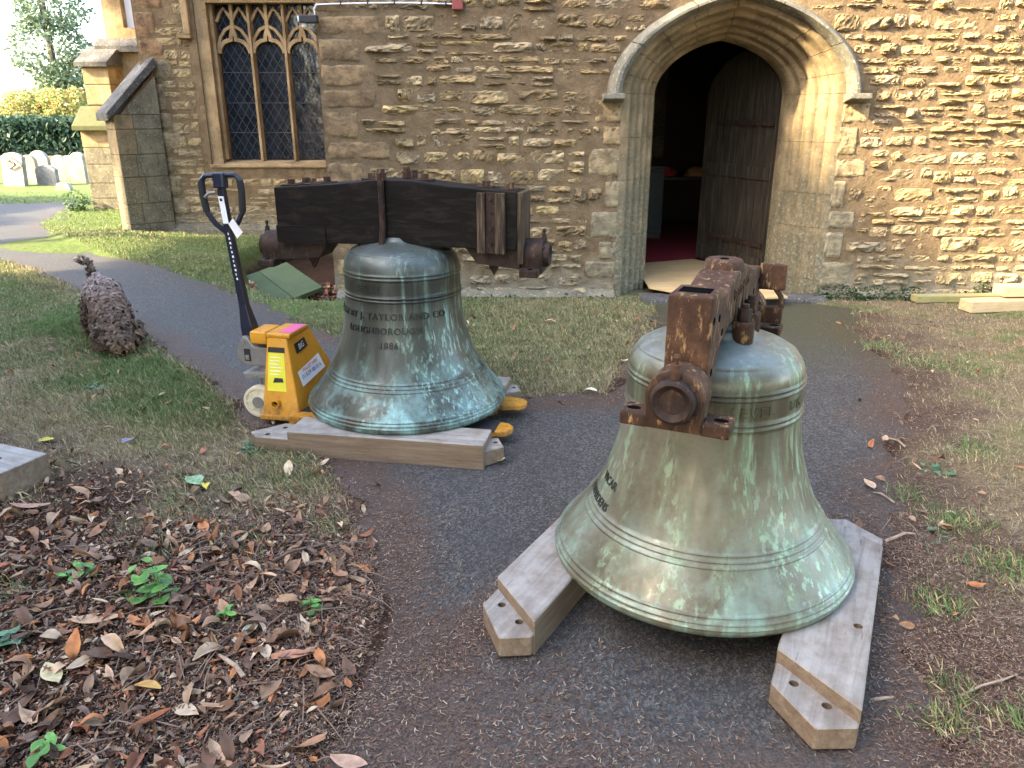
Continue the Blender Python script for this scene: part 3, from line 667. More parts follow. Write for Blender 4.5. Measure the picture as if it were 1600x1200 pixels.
# ---- far end of the church
fw = ch('chancel_wall', MB().box((-7.05, 14.6, -.5), (-5.0, 15.2, 3.02)).box((-7.05, 14.6, 3.02), (-6.72, 15.2, 5.5)).box((-6.28, 14.6, 3.02), (-5.0, 15.2, 5.5)).box((-6.72, 14.6, 3.75), (-6.28, 15.2, 5.5)), M['ashlar'])
ch('chancel_return', MB().box((-5.1, 12.01, -.5), (-4.6, 14.595, 5.5)), M['ashlar'])
ch('window_pane', MB().box((-6.715, 14.75, 3.025), (-6.285, 14.77, 3.745)), M['white'], fw)
ch('string_course', MB().prism([(14.45, 2.62), (14.605, 2.62), (14.605, 2.86), (14.45, 2.72)], -7.22, -5.0, 'x'), M['slate'], fw, bevel=.015)
fb_ = ch('buttress', MB().box((-7.42, 13.95, -.5), (-6.93, 14.598, 1.40)).box((-7.30, 14.12, 1.40), (-6.88, 14.598, 2.40)), M['mortar']); tag(fb_, 'two stage golden buttress with mossy offset at the far corner')
z = -.1
for h in (.30, .26, .32, .28, .34):
    z1 = min(z + h, 1.395); ch('ashlar_block', MB().box((-7.435, 13.935, z + .004), (-6.92, 14.59, z1 - .004)), M['ashlar'] if z > .9 else M['lichen'], fb_, bevel=.01); z = z1
for z in (1.41, 1.76, 2.09): ch('ashlar_block', MB().box((-7.312, 14.105, z), (-6.87, 14.59, z + .32)), M['ashlar'], fb_, bevel=.01)
ch('mossy_cap', MB().prism([(13.80, 1.34), (13.80, 1.42), (14.2, 1.74), (14.2, 1.40)], -7.5, -6.88, 'x'), M['moss'], fb_, bevel=.015)
ch('slate_cap', MB().prism([(14.0, 2.36), (14.0, 2.44), (14.55, 2.72), (14.55, 2.40)], -7.38, -6.82, 'x'), M['slate'], fb_, bevel=.012)
# plinth and threshold at the tower
ch('plinth', MB().prism([(6.88, -.5), (6.999, -.5), (6.999, .09), (6.88, .03)], -1.60, DX - NOTCH - .02, 'x'), M['lichen'], tower, bevel=.01)
ch('plinth', MB().prism([(6.90, -.5), (6.999, -.5), (6.999, .07), (6.90, .03)], DX + NOTCH + .02, 8, 'x'), M['lichen'], tower, bevel=.01)
ch('door_step', MB().box((DX - AIN - .12, 6.72, -.3), (DX - .30, 6.98, .05)), M['slate'], surround, bevel=.02)
ch('door_step', MB().box((DX + .55, 6.74, -.3), (DX + AIN + .34, 6.98, .045)), M['slate'], surround, bevel=.02)
# ------------------------------------------------------------------ bells
def text_mesh(s, size, ext=.0, align='CENTER', space=1.0):
    cu = bpy.data.curves.new('txt', 'FONT'); cu.body = s; cu.size = size; cu.extrude = ext; cu.align_x = align; cu.align_y = 'CENTER'; cu.space_character = space; cu.resolution_u = 3
    o = bpy.data.objects.new('txt', cu); COL.objects.link(o); dg = bpy.context.evaluated_depsgraph_get(); ev = o.evaluated_get(dg); me = ev.to_mesh()
    V = [tuple(v.co) for v in me.vertices]; F_ = [tuple(p.vertices) for p in me.polygons]; ev.to_mesh_clear()
    bpy.data.objects.remove(o, do_unlink=True); bpy.data.curves.remove(cu)
    return V, F_
def lettering(name, s, size, ext, fn, mat, parent, align='CENTER', space=1.0):
    """flat lettering carried onto a surface by fn(x, y, lift)"""
    V, F_ = text_mesh(s, size, ext, align, space)
    me = bpy.data.meshes.new(name); me.from_pydata([fn(*v) for v in V], [], F_); me.update(); me.materials.append(mat)
    return obj(name, me, parent)
def bez(knots, n=6):
    """smooth curve through (r, z) knots"""
    out = []; k = [knots[0]] + list(knots) + [knots[-1]]
    for i in range(1, len(k) - 2):
        for j in range(n):
            t_ = j / n; p = []
            for a in (0, 1):
                p0, p1, p2, p3 = (k[i + q][a] for q in (-1, 0, 1, 2))
                p.append(.5 * (2 * p1 + (p2 - p0) * t_ + (2 * p0 - 5 * p1 + 4 * p2 - p3) * t_ ** 2 + (3 * p1 - p0 - 3 * p2 + p3) * t_ ** 3))
            out.append(tuple(p))
    return out + [tuple(knots[-1])]
def ring(prof, z0, h=.010, d=.005):
    """raised bead round the bell at height z0"""
    zs = [q[1] for q in prof]; rs = [q[0] for q in prof]; r = float(np.interp(z0, zs, rs))
    out = [q for q in prof if abs(q[1] - z0) > h * .62]
    for k in (-.6, -.3, 0, .3, .6):
        zz = z0 + k * h; out.append((float(np.interp(zz, zs, rs)) + d * (1 - (abs(k) / .6) ** 2), zz))
    return sorted(out, key=lambda q: q[1])
def bell_body(root, knots, rings, crown_rings, mat):
    prof = bez(knots, 7); prof = sorted(prof, key=lambda q: q[1])
    base = list(prof)
    for z0 in rings: prof = ring(prof, z0)
    for z0 in crown_rings: prof = ring(prof, z0, .010, .004)
    R0 = knots[0][0]; inner = [(.0, .70), (.20, .69), (.245, .62), (.26, .4), (.30, .25), (.37, .12), (R0 - .07, .03), (R0 - .055, .0)]
    full = inner + [(R0 - .012, -.001)] + prof + [(prof[-1][0] - .01, prof[-1][1] + .004), (.0, prof[-1][1] + .004)]
    b = MB().lathe(full, 144).build('bell_body', mat, root, smooth=True, angle=55)
    def rad(z): return float(np.interp(z, [q[1] for q in base], [q[0] for q in base]))
    return b, rad
def on_bell(rad, zc, a0, fwd=.0015):
    def fn(x, y, l): r = rad(zc + y); a = a0 + x / rad(zc); return ((r + fwd + l) * math.cos(a), (r + fwd + l) * math.sin(a), zc + y)
    return fn
def bearing(root, Mx, mat, oilcup=True):
    """plummer block; local x points outward along the gudgeon, z up, origin at the gudgeon centre"""
    b = MB(); n = 28
    arc = [(.079 * math.cos(t_), .079 * math.sin(t_)) for t_ in np.linspace(R(-20), R(200), 22)]
    b.prism(arc + [(-.076, -.088), (.076, -.088)], -.055, .048, 'x')
    o = b.build('bearing', mat, root, bevel=.006, smooth=True, angle=40); o.matrix_local = Mx
    for sg in (-1, 1): MB().prism([(sg * .148, -.092), (sg * .148, -.055), (sg * .075, -.055), (sg * .07, -.092)], -.05, .042, 'x').build('bearing_foot', mat, o, bevel=.007)
    for sg in (-1, 1): MB().lathe([(.0, -.0542), (.013, -.0542), (.013, -.0552)], 14, Matrix.Translation((0, sg * .118, 0)) @ Matrix.Diagonal((1.0, 1.5, 1, 1))).build('bolt_hole', M['black'], o)
    cp = MB().lathe([(.0, .066), (.034, .067), (.042, .074), (.050, .080), (.057, .076), (.060, .066), (.061, .05), (.070, .048), (.070, .040)], 30, Matrix.Rotation(R(90), 4, 'Y')).build('end_cap', M['darkiron'], o, smooth=True)
    for a in (40, 140, 220, 320): MB().cyl((.046, .064 * math.cos(R(a)), .064 * math.sin(R(a))), (.056, .064 * math.cos(R(a)), .064 * math.sin(R(a))), .008, n=6).build('cap_bolt', mat, o)
    if oilcup: MB().lathe([(.0, .128), (.007, .126), (.010, .118), (.006, .110), (.006, .100), (.012, .098), (.012, .086), (.015, .080), (.015, .060)], 14, Matrix.Translation((.048, 0, 0))).build('oil_cup', mat, o, smooth=True)
    return o
def nut(root, x, y, z, r, h, mat, name='bolt'):
    o = MB().cyl((x, y, z), (x, y, z + h), r, n=6).cyl((x, y, z + h), (x, y, z + h * 1.5), r * .55, n=10).build(name, mat, root, bevel=.002); return o

# bell on the pallet truck, oak headstock
B1 = thing('church_bell', 'dark green bronze bell with black timber headstock, standing on the pallet truck', 'bell', (-.568, 3.96, .13))
k1 = [(.520, .0), (.529, .018), (.518, .055), (.482, .105), (.438, .160), (.398, .215), (.366, .280), (.338, .36), (.316, .45), (.304, .54), (.299, .64), (.298, .735), (.286, .785), (.252, .825), (.20, .848), (.145, .862), (.122, .872), (.113, .89)]
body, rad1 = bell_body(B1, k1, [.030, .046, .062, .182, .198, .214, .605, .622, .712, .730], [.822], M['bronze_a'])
A1 = math.atan2(-3.96, .568)
def ins1(s, size, zc, a, al='CENTER'): lettering('inscription', s, size, .005, on_bell(rad1, zc, a), M['letters'], body, al, 1.12)
ins1('RECAST BY J. TAYLOR AND CO', .047, .533, A1 + R(41), 'RIGHT'); ins1('LOUGHBOROUGH', .045, .463, A1 - R(22)); ins1('1886.', .045, .394, A1 - R(14))
lettering('inscription', 'JESUS', .05, .002, on_bell(rad1, .667, A1 - R(36)), M['bronze_a'], body, 'CENTER', 1.2)
h1 = R(-12); HZ = .852                                          # headstock underside above the lip
def loc1(a=h1): return Matrix.Rotation(a, 4, 'Z')
HL = .625; ht = .108
hs = MB().prism([(-HL, HZ), (HL, HZ), (HL, HZ + .272), (.30, HZ + .292), (.10, HZ + .315), (-.10, HZ + .315), (-.30, HZ + .292), (-HL, HZ + .272)], -ht, ht, 'y', loc1()).build('headstock', M['tarwood'], B1, bevel=.006)
hs['label'] = 'heavy black tarred oak headstock beam'
def hp(name, mb, mat, **k): return mb.build(name, mat, hs, **k)
L1 = loc1()
hp('cover_plate', MB().box((-HL - .002, -ht - .009, HZ - .002), (-.36, -ht - .001, HZ + .085), L1), M['tarwood'])
for (x0, x1) in ((.435, .475), (.525, .572)): hp('timber_strip', MB().box((x0, -ht - .024, HZ - .02), (x1, -ht - .001, HZ + .268), L1), M['wornwood'], bevel=.003)
hp('iron_strap', MB().box((.477, -ht - .012, HZ - .02), (.523, -ht - .001, HZ + .270), L1), M['darkiron'], bevel=.002)
for z in (.03, .10, .18, .24): hp('strap_bolt', MB().cyl(L1 @ Vector((.50, -ht - .012, HZ + z)), L1 @ Vector((.50, -ht - .020, HZ + z)), .009, n=8), M['darkiron'])
hp('end_board', MB().box((HL + .001, -ht + .012, HZ - .07), (HL + .03, ht - .012, HZ + .268), L1), M['wornwood'])
hp('tie_rod', MB().tube([L1 @ Vector((.0 - .045, -ht - .018, HZ + .35)), L1 @ Vector((-.045, -ht - .018, HZ + .10)), L1 @ Vector((-.055, -ht - .02, HZ - .0))], .0155, 10), M['darkiron'], smooth=True)
hp('tie_rod', MB().tube([L1 @ Vector((.045, ht + .018, HZ + .35)), L1 @ Vector((.045, ht + .018, HZ - .0))], .0155, 10), M['darkiron'], smooth=True)
for (x, y, r) in ((-.045, -ht + .0, .026), (.03, .05, .024)): hp('rod_nut', MB().cyl(L1 @ Vector((x, y - .006, HZ + .316)), L1 @ Vector((x, y - .006, HZ + .352)), r, n=8).cyl(L1 @ Vector((x, y - .006, HZ + .352)), L1 @ Vector((x, y - .006, HZ + .372)), r * .8, n=6), M['rust'], bevel=.002)
for (x, y, zt) in ((-.14, .0, .309), (.14, .0, .309), (-.56, -.04, .276), (-.52, .04, .278), (-.44, -.04, .282), (-.40, .04, .285), (.45, .0, .281), (.575, -.02, .274)):
    hp('washer_plate', MB().box((x - .04, y - .04, HZ + zt - .001), (x + .04, y + .04, HZ + zt + .008), L1), M['darkiron'])
    hp('bolt', MB().cyl(L1 @ Vector((x, y, HZ + zt + .008)), L1 @ Vector((x, y, HZ + zt + .034)), .021, n=6), M['rust'], bevel=.002)
for sg in (-1, 1):
    hp('gudgeon_plate', MB().prism([(sg * (HL + .012), HZ - .003), (sg * .36, HZ - .003), (sg * .42, HZ - .08), (sg * (HL + .012), HZ - .10)], -.08, .08, 'y', L1), M['darkiron'], bevel=.005)
    hp('gudgeon_web', MB().prism([(sg * .45, HZ - .075), (sg * .52, HZ - .09), (sg * .49, HZ - .15)], -.012, .012, 'y', L1), M['darkiron'])
    Mx = Matrix.Rotation(h1 + (0 if sg > 0 else math.pi), 4, 'Z') @ Matrix.Translation((HL + .07, 0, HZ - .035))
    bearing(B1, Mx, M['darkiron'])

# front bell, cast iron headstock
B2 = thing('church_bell', 'pale verdigris bell with rusty iron headstock, nearest the camera', 'bell', (.669, 2.414, .13))
k2 = [(.502, .0), (.512, .018), (.502, .052), (.466, .10), (.427, .150), (.388, .205), (.356, .27), (.328, .345), (.304, .43), (.290, .51), (.284, .59), (.282, .685), (.270, .732), (.235, .768), (.185, .79), (.14, .802), (.118, .812), (.108, .828)]
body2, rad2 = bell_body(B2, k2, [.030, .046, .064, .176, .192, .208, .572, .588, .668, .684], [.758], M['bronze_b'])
A2 = math.atan2(-2.414, -.669)
lettering('inscription', 'VICAR', .038, .002, on_bell(rad2, .300, A2 - R(54)), M['letters'], body2, 'RIGHT', 1.05)
lettering('inscription', '} WARDENS', .036, .002, on_bell(rad2, .228, A2 - R(54)), M['letters'], body2, 'RIGHT', 1.05)
for s_, a in (('LEVEL', 26), ('UM', 62)): lettering('inscription', s_, .045, .0028, on_bell(rad2, .628, A2 + R(a)), M['bronze_b'], body2, 'CENTER', 1.3)
h2 = math.atan2(.907, .42); L2 = Matrix.Rotation(h2, 4, 'Z')
def P2(u, v, z): return L2 @ Vector((u, -v, z))               # v to the right of the beam as seen from its near end
side = [(-.475, .735), (-.40, .735), (-.36, .80), (-.30, .855), (-.20, .872), (.20, .872), (.30, .855), (.36, .80), (.40, .735), (.475, .735), (.475, .945), (.34, .952), (.20, .985), (.09, 1.016), (-.09, 1.016), (-.20, .998), (-.325, .982), (-.335, 1.022), (-.475, 1.022)]
h2b = MB().prism(side, -.060, .060, 'y', L2).build('headstock', M['rust'], B2, bevel=.010, seg=3, smooth=True, angle=40); h2b['label'] = 'rusty brown cast iron headstock arching over the bell'
def hq(name, mb, mat=None, **k): return mb.build(name, mat or M['rust'], h2b, **k)
hq('centre_boss', MB().lathe([(.0, 1.036), (.016, 1.036), (.016, 1.043), (.052, 1.043), (.058, 1.038), (.066, 1.010)], 36), smooth=True, angle=40)
hq('clapper_hole', MB().lathe([(0, 1.0435), (.015, 1.0435), (.015, 1.037)], 16), M['black'])
for sg in (-1, 1):
    if sg < 0: hq('pocket', MB().box((sg * .405 - .030, -.042, 1.0215), (sg * .405 + .030, .042, 1.0235), L2), M['black'])
    for u in (-.075, .055):
        p0 = P2(u, sg * .088, .80); p1 = P2(u, sg * .088, .868)
        hq('bolt_boss', MB().cyl(p0, p1, .034, n=20), bevel=.005, smooth=True)
        hq('nut', MB().cyl(P2(u, sg * .088, .868), P2(u, sg * .088, .908), .0225, n=6).cyl(P2(u, sg * .088, .908), P2(u, sg * .088, .922), .013, n=10), M['darkiron'], bevel=.002)
        hq('bolt_channel', MB().box((u - .013, sg * .0602 - .0012, .872), (u + .013, sg * .0602 + .0012, .95), L2), M['darkiron'])
    for (u, z) in ((-.44, .95), (-.36, .94), (-.42, .80), (-.30, .885), (.30, .885), (.42, .90)):
        hq('bolt_hole', MB().cyl(P2(u, sg * .0595, z), P2(u, sg * .0612, z), .011, n=12), M['black'])
hq('wheel_lug', MB().prism([(.445, .862), (.475, .862), (.475, .958), (.445, .958)], -.150, -.055, 'y', L2), bevel=.008)
hq('wheel_lug', MB().prism([(.45, .735), (.475, .735), (.475, .80), (.45, .80)], -.15, -.055, 'y', L2), bevel=.008)
hq('stay_rod', MB().tube([P2(.462, .145, .795), P2(.462, .138, .84), P2(.462, .118, .865)], .010, 8), smooth=True)
lettering('cast_name', 'Taylor & Co', .052, .0015, lambda x, y, l: tuple(P2(x + .0, .0612 + l, .958 + y - .06 * x * x)), M['rust'], h2b, 'CENTER', 1.1)
for sg in (-1, 1):
    Mx = Matrix.Rotation(h2 + (0 if sg > 0 else math.pi), 4, 'Z') @ Matrix.Translation((.475 + .062, 0, .765))
    bearing(B2, Mx, M['rust'])

# ------------------------------------------------------------------ timbers under the bells
def cut(o, cutters):
    """real bolt holes"""
    for c_ in cutters:
        c_.hide_render = True; md = o.modifiers.new('hole', 'BOOLEAN'); md.operation = 'DIFFERENCE'; md.solver = 'EXACT'; md.object = c_
    bpy.context.view_layer.update(); dg = bpy.context.evaluated_depsgraph_get(); me = bpy.data.meshes.new_from_object(o.evaluated_get(dg)); o.modifiers.clear(); o.data = me
    for c_ in cutters: bpy.data.objects.remove(c_, do_unlink=True)
def bearer(name, label, loc, rz, L=.93, Wd=.235, holes=(), H_=.13, zt=.085, skew=.155, group=None):
    """oak bearer: thick middle, skew-shouldered thin ends with bolt holes; x along, y across (0..-Wd)"""
    main = [(0, 0), (L, 0), (L + skew, -Wd), (skew * -1 + .0, -Wd)] if False else [(0, 0), (L, 0), (L - skew, -Wd), (-skew, -Wd)]
    b = MB().prism(main, 0, H_, 'z').build(name, M['oak'], bevel=.004, seg=1)
    e0 = MB().prism([(.02, -.002), (-.10, -.004), (-.225, -.14), (-.17, -Wd + .002), (-skew + .02, -Wd + .002)], .012, zt, 'z').build('tenon', M['oak'], bevel=.004, seg=1)
    e1 = MB().prism([(L - .02, -.002), (L + .035, -.004), (L + .08, -.10), (L - .02, -Wd + .002), (L - skew - .02, -Wd + .002)], .012, zt, 'z').build('tenon', M['oak'], bevel=.004, seg=1)
    def cyl(x, y): return MB().cyl((x, y, -.1), (x, y, .3), .0135, n=16).build('cutter', None)
    cut(e0, [cyl(-.075, -.062), cyl(-.125, -.155)]); cut(e1, [cyl(L + .03, -.06), cyl(L - .03, -.15)])
    if holes: cut(b, [cyl(*q) for q in holes])
    for e in (e0, e1): e.parent = b
    b.location = loc; b.rotation_euler = (0, 0, rz); return tag(b, label, 'timber', group)
bearer('timber_bearer', 'weathered oak bearer under the right side of the front bell', (.775, 1.865, 0), math.atan2(.886, .463), .92, .24, [(.22, -.20)])
bearer('timber_bearer', 'weathered oak bearer under the left side of the front bell', (-.05, 2.235, 0), math.atan2(.868, .496), .95, .225, [])
bearer('timber_bearer', 'oak bearer along the near side of the bell on the pallet truck', (-1.075, 3.69, 0), R(-10), .99, .20, [], .13, .088, .0)
bearer('timber_bearer', 'oak bearer along the far side of the bell on the pallet truck', (-.93, 4.50, 0), R(-11), .94, .20, [], .13, .088, .0)
o = MB().prism([(0, 0), (.9, 0), (.9, .235), (0, .235)], .0, .14, 'z').build('timber_block', M['oak'], bevel=.004, seg=1); cut(o, [MB().cyl((.15, .11, .05), (.15, .11, .3), .016, n=16).build('cutter', None)])
o.location = (-2.205, 2.985, .005); o.rotation_euler = (0, 0, R(158)); o.scale = (1, -1, 1); tag(o, 'sawn oak block end on the grass at the left edge', 'timber')
for nm, lab, x, y, z, L, w, h, rz, mat in (('timber_plank', 'greenish timber plank lying flat against the church wall', 3.60, 6.70, 0, 2.6, .11, .06, 2.5, 'greenwood'),
        ('timber_plank', 'pale pine beam lying on the grass at the right edge', 3.88, 6.34, .0, 2.2, .16, .095, 8, 'pine'), ('timber_plank', 'pale pine beam resting on top of the lower beam at the right', 4.22, 6.47, .10, 2.2, .17, .085, 3, 'pine')):
    o = MB().box((0, 0, 0), (L, w, h)).build(nm, M[mat], bevel=.004, seg=1); o.location = (x, y, z + float(gz(x, y)) + .005); o.rotation_euler = (0, 0, R(rz)); tag(o, lab, 'timber')
# plywood laid through the doorway, red carpet and furniture inside
tag(MB().prism([(1.27, 7.02), (1.30, 8.2), (2.0, 8.5), (2.42, 7.8), (2.42, 6.62), (1.75, 6.55)], .075, .093, 'z').build('plywood_sheet', M['ply'], bevel=.002, seg=1), 'plywood sheet laid over the door threshold', 'board')
o = MB().box((.3, 7.9, .071), (4.0, 11.5, .074)).build('carpet', M['carpet']); tag(o, 'dark red carpet inside the doorway', 'carpet')
cb = thing('cupboard', 'blue painted cupboard in the dark church interior', 'cupboard', (1.72, 10.3, .074))
MB().box((-.22, -.2, .06), (.22, .2, .88)).build('carcass', M['blue'], cb, bevel=.008); MB().box((-.20, -.215, .10), (.0, -.201, .84)).build('door_panel', M['blue'], cb, bevel=.006); MB().box((.005, -.215, .10), (.20, -.201, .84)).build('door_panel', M['blue'], cb, bevel=.006)
MB().box((-.25, -.23, .885), (.25, .22, .91)).build('top', M['darkwood'], cb, bevel=.004); MB().box((-.21, -.19, .0), (.21, .19, .058)).build('plinth', M['darkwood'], cb)
tb = thing('table', 'dark table with folded cloths in the church interior', 'table', (2.25, 10.6, .074))
MB().box((-.4, -.3, .72), (.5, .3, .76)).build('tabletop', M['darkwood'], tb, bevel=.004)
for x in (-.36, .46):
    for y in (-.26, .26): MB().box((x - .03, y - .03, 0), (x + .03, y + .03, .718)).build('leg', M['darkwood'], tb)
for x, cl, lab in ((2.02, (.30, .03, .03), 'folded red cloth on the table inside'), (2.42, (.35, .19, .08), 'folded tan cloth on the table inside')):
    b = MB(); b.lathe([(0, .13), (.06, .125), (.11, .09), (.14, .04), (.145, 0), (0, 0)], 18, Matrix.Translation((x, 10.5, .836)) @ Matrix.Diagonal((1.1, .8, 1, 1)))
    tag(b.build('folded_cloth', plain('cloth_' + lab[7:10], cl, .9, 0, 30, .4, .5), smooth=True), lab, 'cloth')

# ------------------------------------------------------------------ pallet truck
PT = thing('pallet_truck', 'yellow hand pallet truck with navy handle under the left bell', 'pallet truck', (-1.2, 4.10, 0), R(-12))
zt = .475
hb = [(-.13, -.225), (.12, -.225), (.20, -.10), (.20, .10), (.12, .225), (-.13, .225)]
v = []; 
lo = [(-.115, -.225), (.105, -.225), (.20, .225), (-.115, .225)]; hi = [(-.085, -.150), (.03, -.150), (.055, .08), (-.085, .08)]
bb = MB().add([(x, y, .055) for x, y in lo] + [(x, y, zt) for x, y in hi], [(0, 1, 2, 3)[::-1], (4, 5, 6, 7), (0, 1, 5, 4), (1, 2, 6, 5), (2, 3, 7, 6), (3, 0, 4, 7)])
housing = bb.build('housing', M['yellow'], PT, bevel=.012, seg=3, smooth=True, angle=30)
MB().box((-.088, -.152, zt - .001), (.05, .075, zt + .022)).build('housing_cap', M['yellow'], housing, bevel=.008, seg=2)
MB().box((-.20, -.13, zt - .05), (-.10, .04, zt + .02)).build('pump_cover', M['yellow'], housing, bevel=.014, seg=3, smooth=True)
MB().box((-.03, -.12, zt + .0225), (.045, .06, zt + .0235)).build('pink_label', M['pink'], housing)
MB().box((-.125, -.24, .035), (.16, .24, .062)).build('base_flange', M['yellow'], PT, bevel=.006)
# near side plate frame: a point on it from (s along x 0..1, z)
def nside(s, z):
    k = (z - .055) / (zt - .055); x0 = -.115 + .03 * k; x1 = .105 - .075 * k; return Vector((x0 + (x1 - x0) * s, -.225 + .075 * k - .0022, z))
def patch(name, fr, c4, mat, off=0):
    MB().add([fr(*q) + Vector((0, -off, 0)) for q in c4], [(0, 1, 2, 3)]).build(name, mat, housing)
patch('label', nside, [(.12, .19), (.72, .19), (.80, .395), (.12, .395)], M['label']); patch('label', nside, [(.10, .397), (.82, .397), (.84, .425), (.10, .425)], M['blackpaint'])
for i in range(6): patch('printed_line', nside, [(.2, .37 - i * .018), (.2 + .45 - .06 * (i % 3), .37 - i * .018), (.2 + .45 - .06 * (i % 3), .373 - i * .018), (.2, .373 - i * .018)], M['white'], .0012)
patch('pictogram', nside, [(.30, .235), (.66, .24), (.64, .262), (.36, .262)], M['blackpaint'], .0012)
MB().lathe([(.0, .006), (.015, .006), (.017, .03), (.024, .03), (.026, .0)], 18, Matrix.Translation((-.03, -.207, .125)) @ Matrix.Rotation(R(90), 4, 'X')).build('axle_boss', M['yellow'], housing, smooth=True)
MB().cyl((-.03, -.213, .125), (-.03, -.214, .125), .0148, n=16).build('axle_hole', M['black'], housing)
# fork-side plate
def fside(s, z):
    k = (z - .055) / (zt - .055); a = Vector((.105, -.225, 0)).lerp(Vector((.03, -.150, 0)), k); b = Vector((.20, .225, 0)).lerp(Vector((.055, .08, 0)), k)
    n_ = Vector((.97, -.2, .30)).normalized(); p_ = a.lerp(b, s); return Vector((p_.x, p_.y, z)) + n_ * .003
def fpatch(name, c4, mat, off=0):
    MB().add([fside(*q) + Vector((.97, -.2, .3)) * off for q in c4], [(0, 1, 2, 3)]).build(name, mat, housing)
fpatch('sticker', [(.17, .20), (.80, .25), (.80, .335), (.12, .285)], M['white']); fpatch('emblem', [(.22, .375), (.62, .395), (.62, .445), (.20, .43)], M['blackpaint'])
def ftext(s, size, s0, z0, mat, sl=.17):
    lettering('printed_text', s, size, 0, lambda x, y, l: tuple(fside(s0 + x / .33, z0 + y + sl * x) + Vector((.97, -.2, .3)) * .0016), mat, housing)
ftext('PALLET HIRE', .026, .47, .293, M['redink']); ftext('01529 88 816', .032, .47, .262, M['blueink']); ftext('BIG', .042, .42, .410, M['white'])
for (yc, x1) in ((-.19, 1.27), (.19, 1.27)):
    fk = MB().prism([(.05, yc - .08), (x1 - .12, yc - .08), (x1 - .03, yc - .06), (x1, yc - .02), (x1, yc + .02), (x1 - .03, yc + .06), (x1 - .12, yc + .08), (.05, yc + .08)], .055, .082, 'z').box((.06, yc - .078, .03), (x1 - .15, yc - .07, .055)).box((.06, yc + .07, .03), (x1 - .15, yc + .078, .055)).build('fork', M['yellow'], PT, bevel=.006)
    MB().cyl((x1 - .2, yc - .05, .036), (x1 - .2, yc + .05, .036), .035, n=20).build('load_roller', M['nylon'], fk, smooth=True)
MB().box((.98, -.27, .083), (1.19, -.12, .089)).build('rubber_pad', M['rubber'], PT)
MB().box((.09, -.20, .083), (.20, -.10, .089)).build('rubber_pad', M['rubber'], PT)
# pump head, steering wheels, handle
pm = MB().prism([(-.30, .40), (-.265, .455), (-.235, .45), (-.20, .40), (-.10, .395), (-.10, .285), (-.27, .285), (-.315, .32)], -.095, .03, 'y').build('pump_head', M['steel'], PT, bevel=.010, seg=2)
MB().cyl((-.17, -.03, .10), (-.17, -.03, .30), .045, n=18).build('pump_cylinder', M['steel'], PT, smooth=True)
MB().prism([(-.285, .245), (-.12, .262), (-.12, .215), (-.20, .225), (-.26, .20)], -.105, .05, 'y').build('wheel_bracket', M['steel'], PT, bevel=.008)
MB().box((-.262, -.099, .315), (-.225, -.094, .385)).build('pump_slot', M['rubber'], pm, bevel=.004); MB().box((-.255, -.104, .322), (-.232, -.0975, .35)).build('release_lever', M['steel'], pm, bevel=.003)
MB().cyl((-.265, -.10, .425), (-.265, .035, .425), .014, n=14).build('pivot_pin', M['steel'], pm)
for yc in (-.115, .045):
    wh = MB().lathe([(.032, -.026), (.045, -.020), (.070, -.018), (.074, -.026), (.088, -.026), (.090, -.02), (.090, .02), (.088, .026), (.074, .026), (.070, .018), (.045, .02), (.032, .026), (.032, -.026)], 36, Matrix.Translation((-.185, yc, .091)) @ Matrix.Rotation(R(90), 4, 'X')).build('steering_wheel', M['nylon'], PT, smooth=True, angle=40)
    sp = MB()
    for k in range(8): sp.box((.034, -.006, -.024), (.074, .006, .024), Matrix.Translation((-.185, yc, .091)) @ Matrix.Rotation(R(90), 4, 'X') @ Matrix.Rotation(k * math.pi / 4, 4, 'Z'))
    sp.build('spoke', M['nylon'], wh); MB().cyl((-.185, yc - .032, .091), (-.185, yc + .032, .091), .033, n=18).build('hub', M['steel'], wh, smooth=True)
hd = MB().tube([(-.235, -.03, .36), (-.25, -.035, .50), (-.262, -.04, .62), (-.295, -.05, 1.02), (-.305, -.055, 1.24)], [.052, .048, .030, .026, .024], 4).build('handle', M['navy'], PT, bevel=.004)
top = Vector((-.305, -.055, 1.24)); lp = []
for (a, z) in ((0, -.235), (-.055, -.185), (-.092, -.12), (-.100, -.02), (-.098, .035), (-.075, .062), (-.0, .068), (.075, .066), (.098, .04), (.100, -.02), (.092, -.12), (.055, -.185), (0.008, -.235)): lp.append(top + Vector((a * .96, a * .28 - z * .04, z)))
MB().tube(lp, .0145, 10).build('grip_loop', M['navy'], hd, smooth=True)
for sg in (0, 1):
    q = lp[2:5] if sg == 0 else lp[8:11]
    MB().tube(q, .0185, 10).build('grip_sleeve', M['rubber'], hd, smooth=True)
MB().box((-.335, -.085, 1.24), (-.275, -.03, 1.318)).build('grip_block', M['navy'], hd, bevel=.008)
MB().tube([top + Vector((-.02, -.03, -.02)), top + Vector((-.05, -.04, -.022)), top + Vector((-.075, -.045, -.045))], .008, 8).build('trigger_lever', M['steel'], hd, smooth=True)
def hf(x, z, l=0): k = (z - .62) / .62; return Vector((-.262 - .043 * k + x, -.04 - .015 * k - .0225 - l, z))
MB().add([tuple(hf(-.016, 1.06)), tuple(hf(.016, 1.06)), tuple(hf(.016, 1.20)), tuple(hf(-.016, 1.20))], [(0, 1, 2, 3)]).build('paper_label', M['white'], hd)
MB().add([tuple(hf(-.008, 1.175, .002)), tuple(hf(.006, 1.175, .002)), tuple(hf(.006, 1.19, .002)), tuple(hf(-.008, 1.19, .002))], [(0, 1, 2, 3)]).build('printed_mark', M['blackpaint'], hd)
tgp = [hf(.02, 1.06, .01), hf(.055, 1.09, .015), hf(.095, 1.02, .012), hf(.055, .985, .01)]
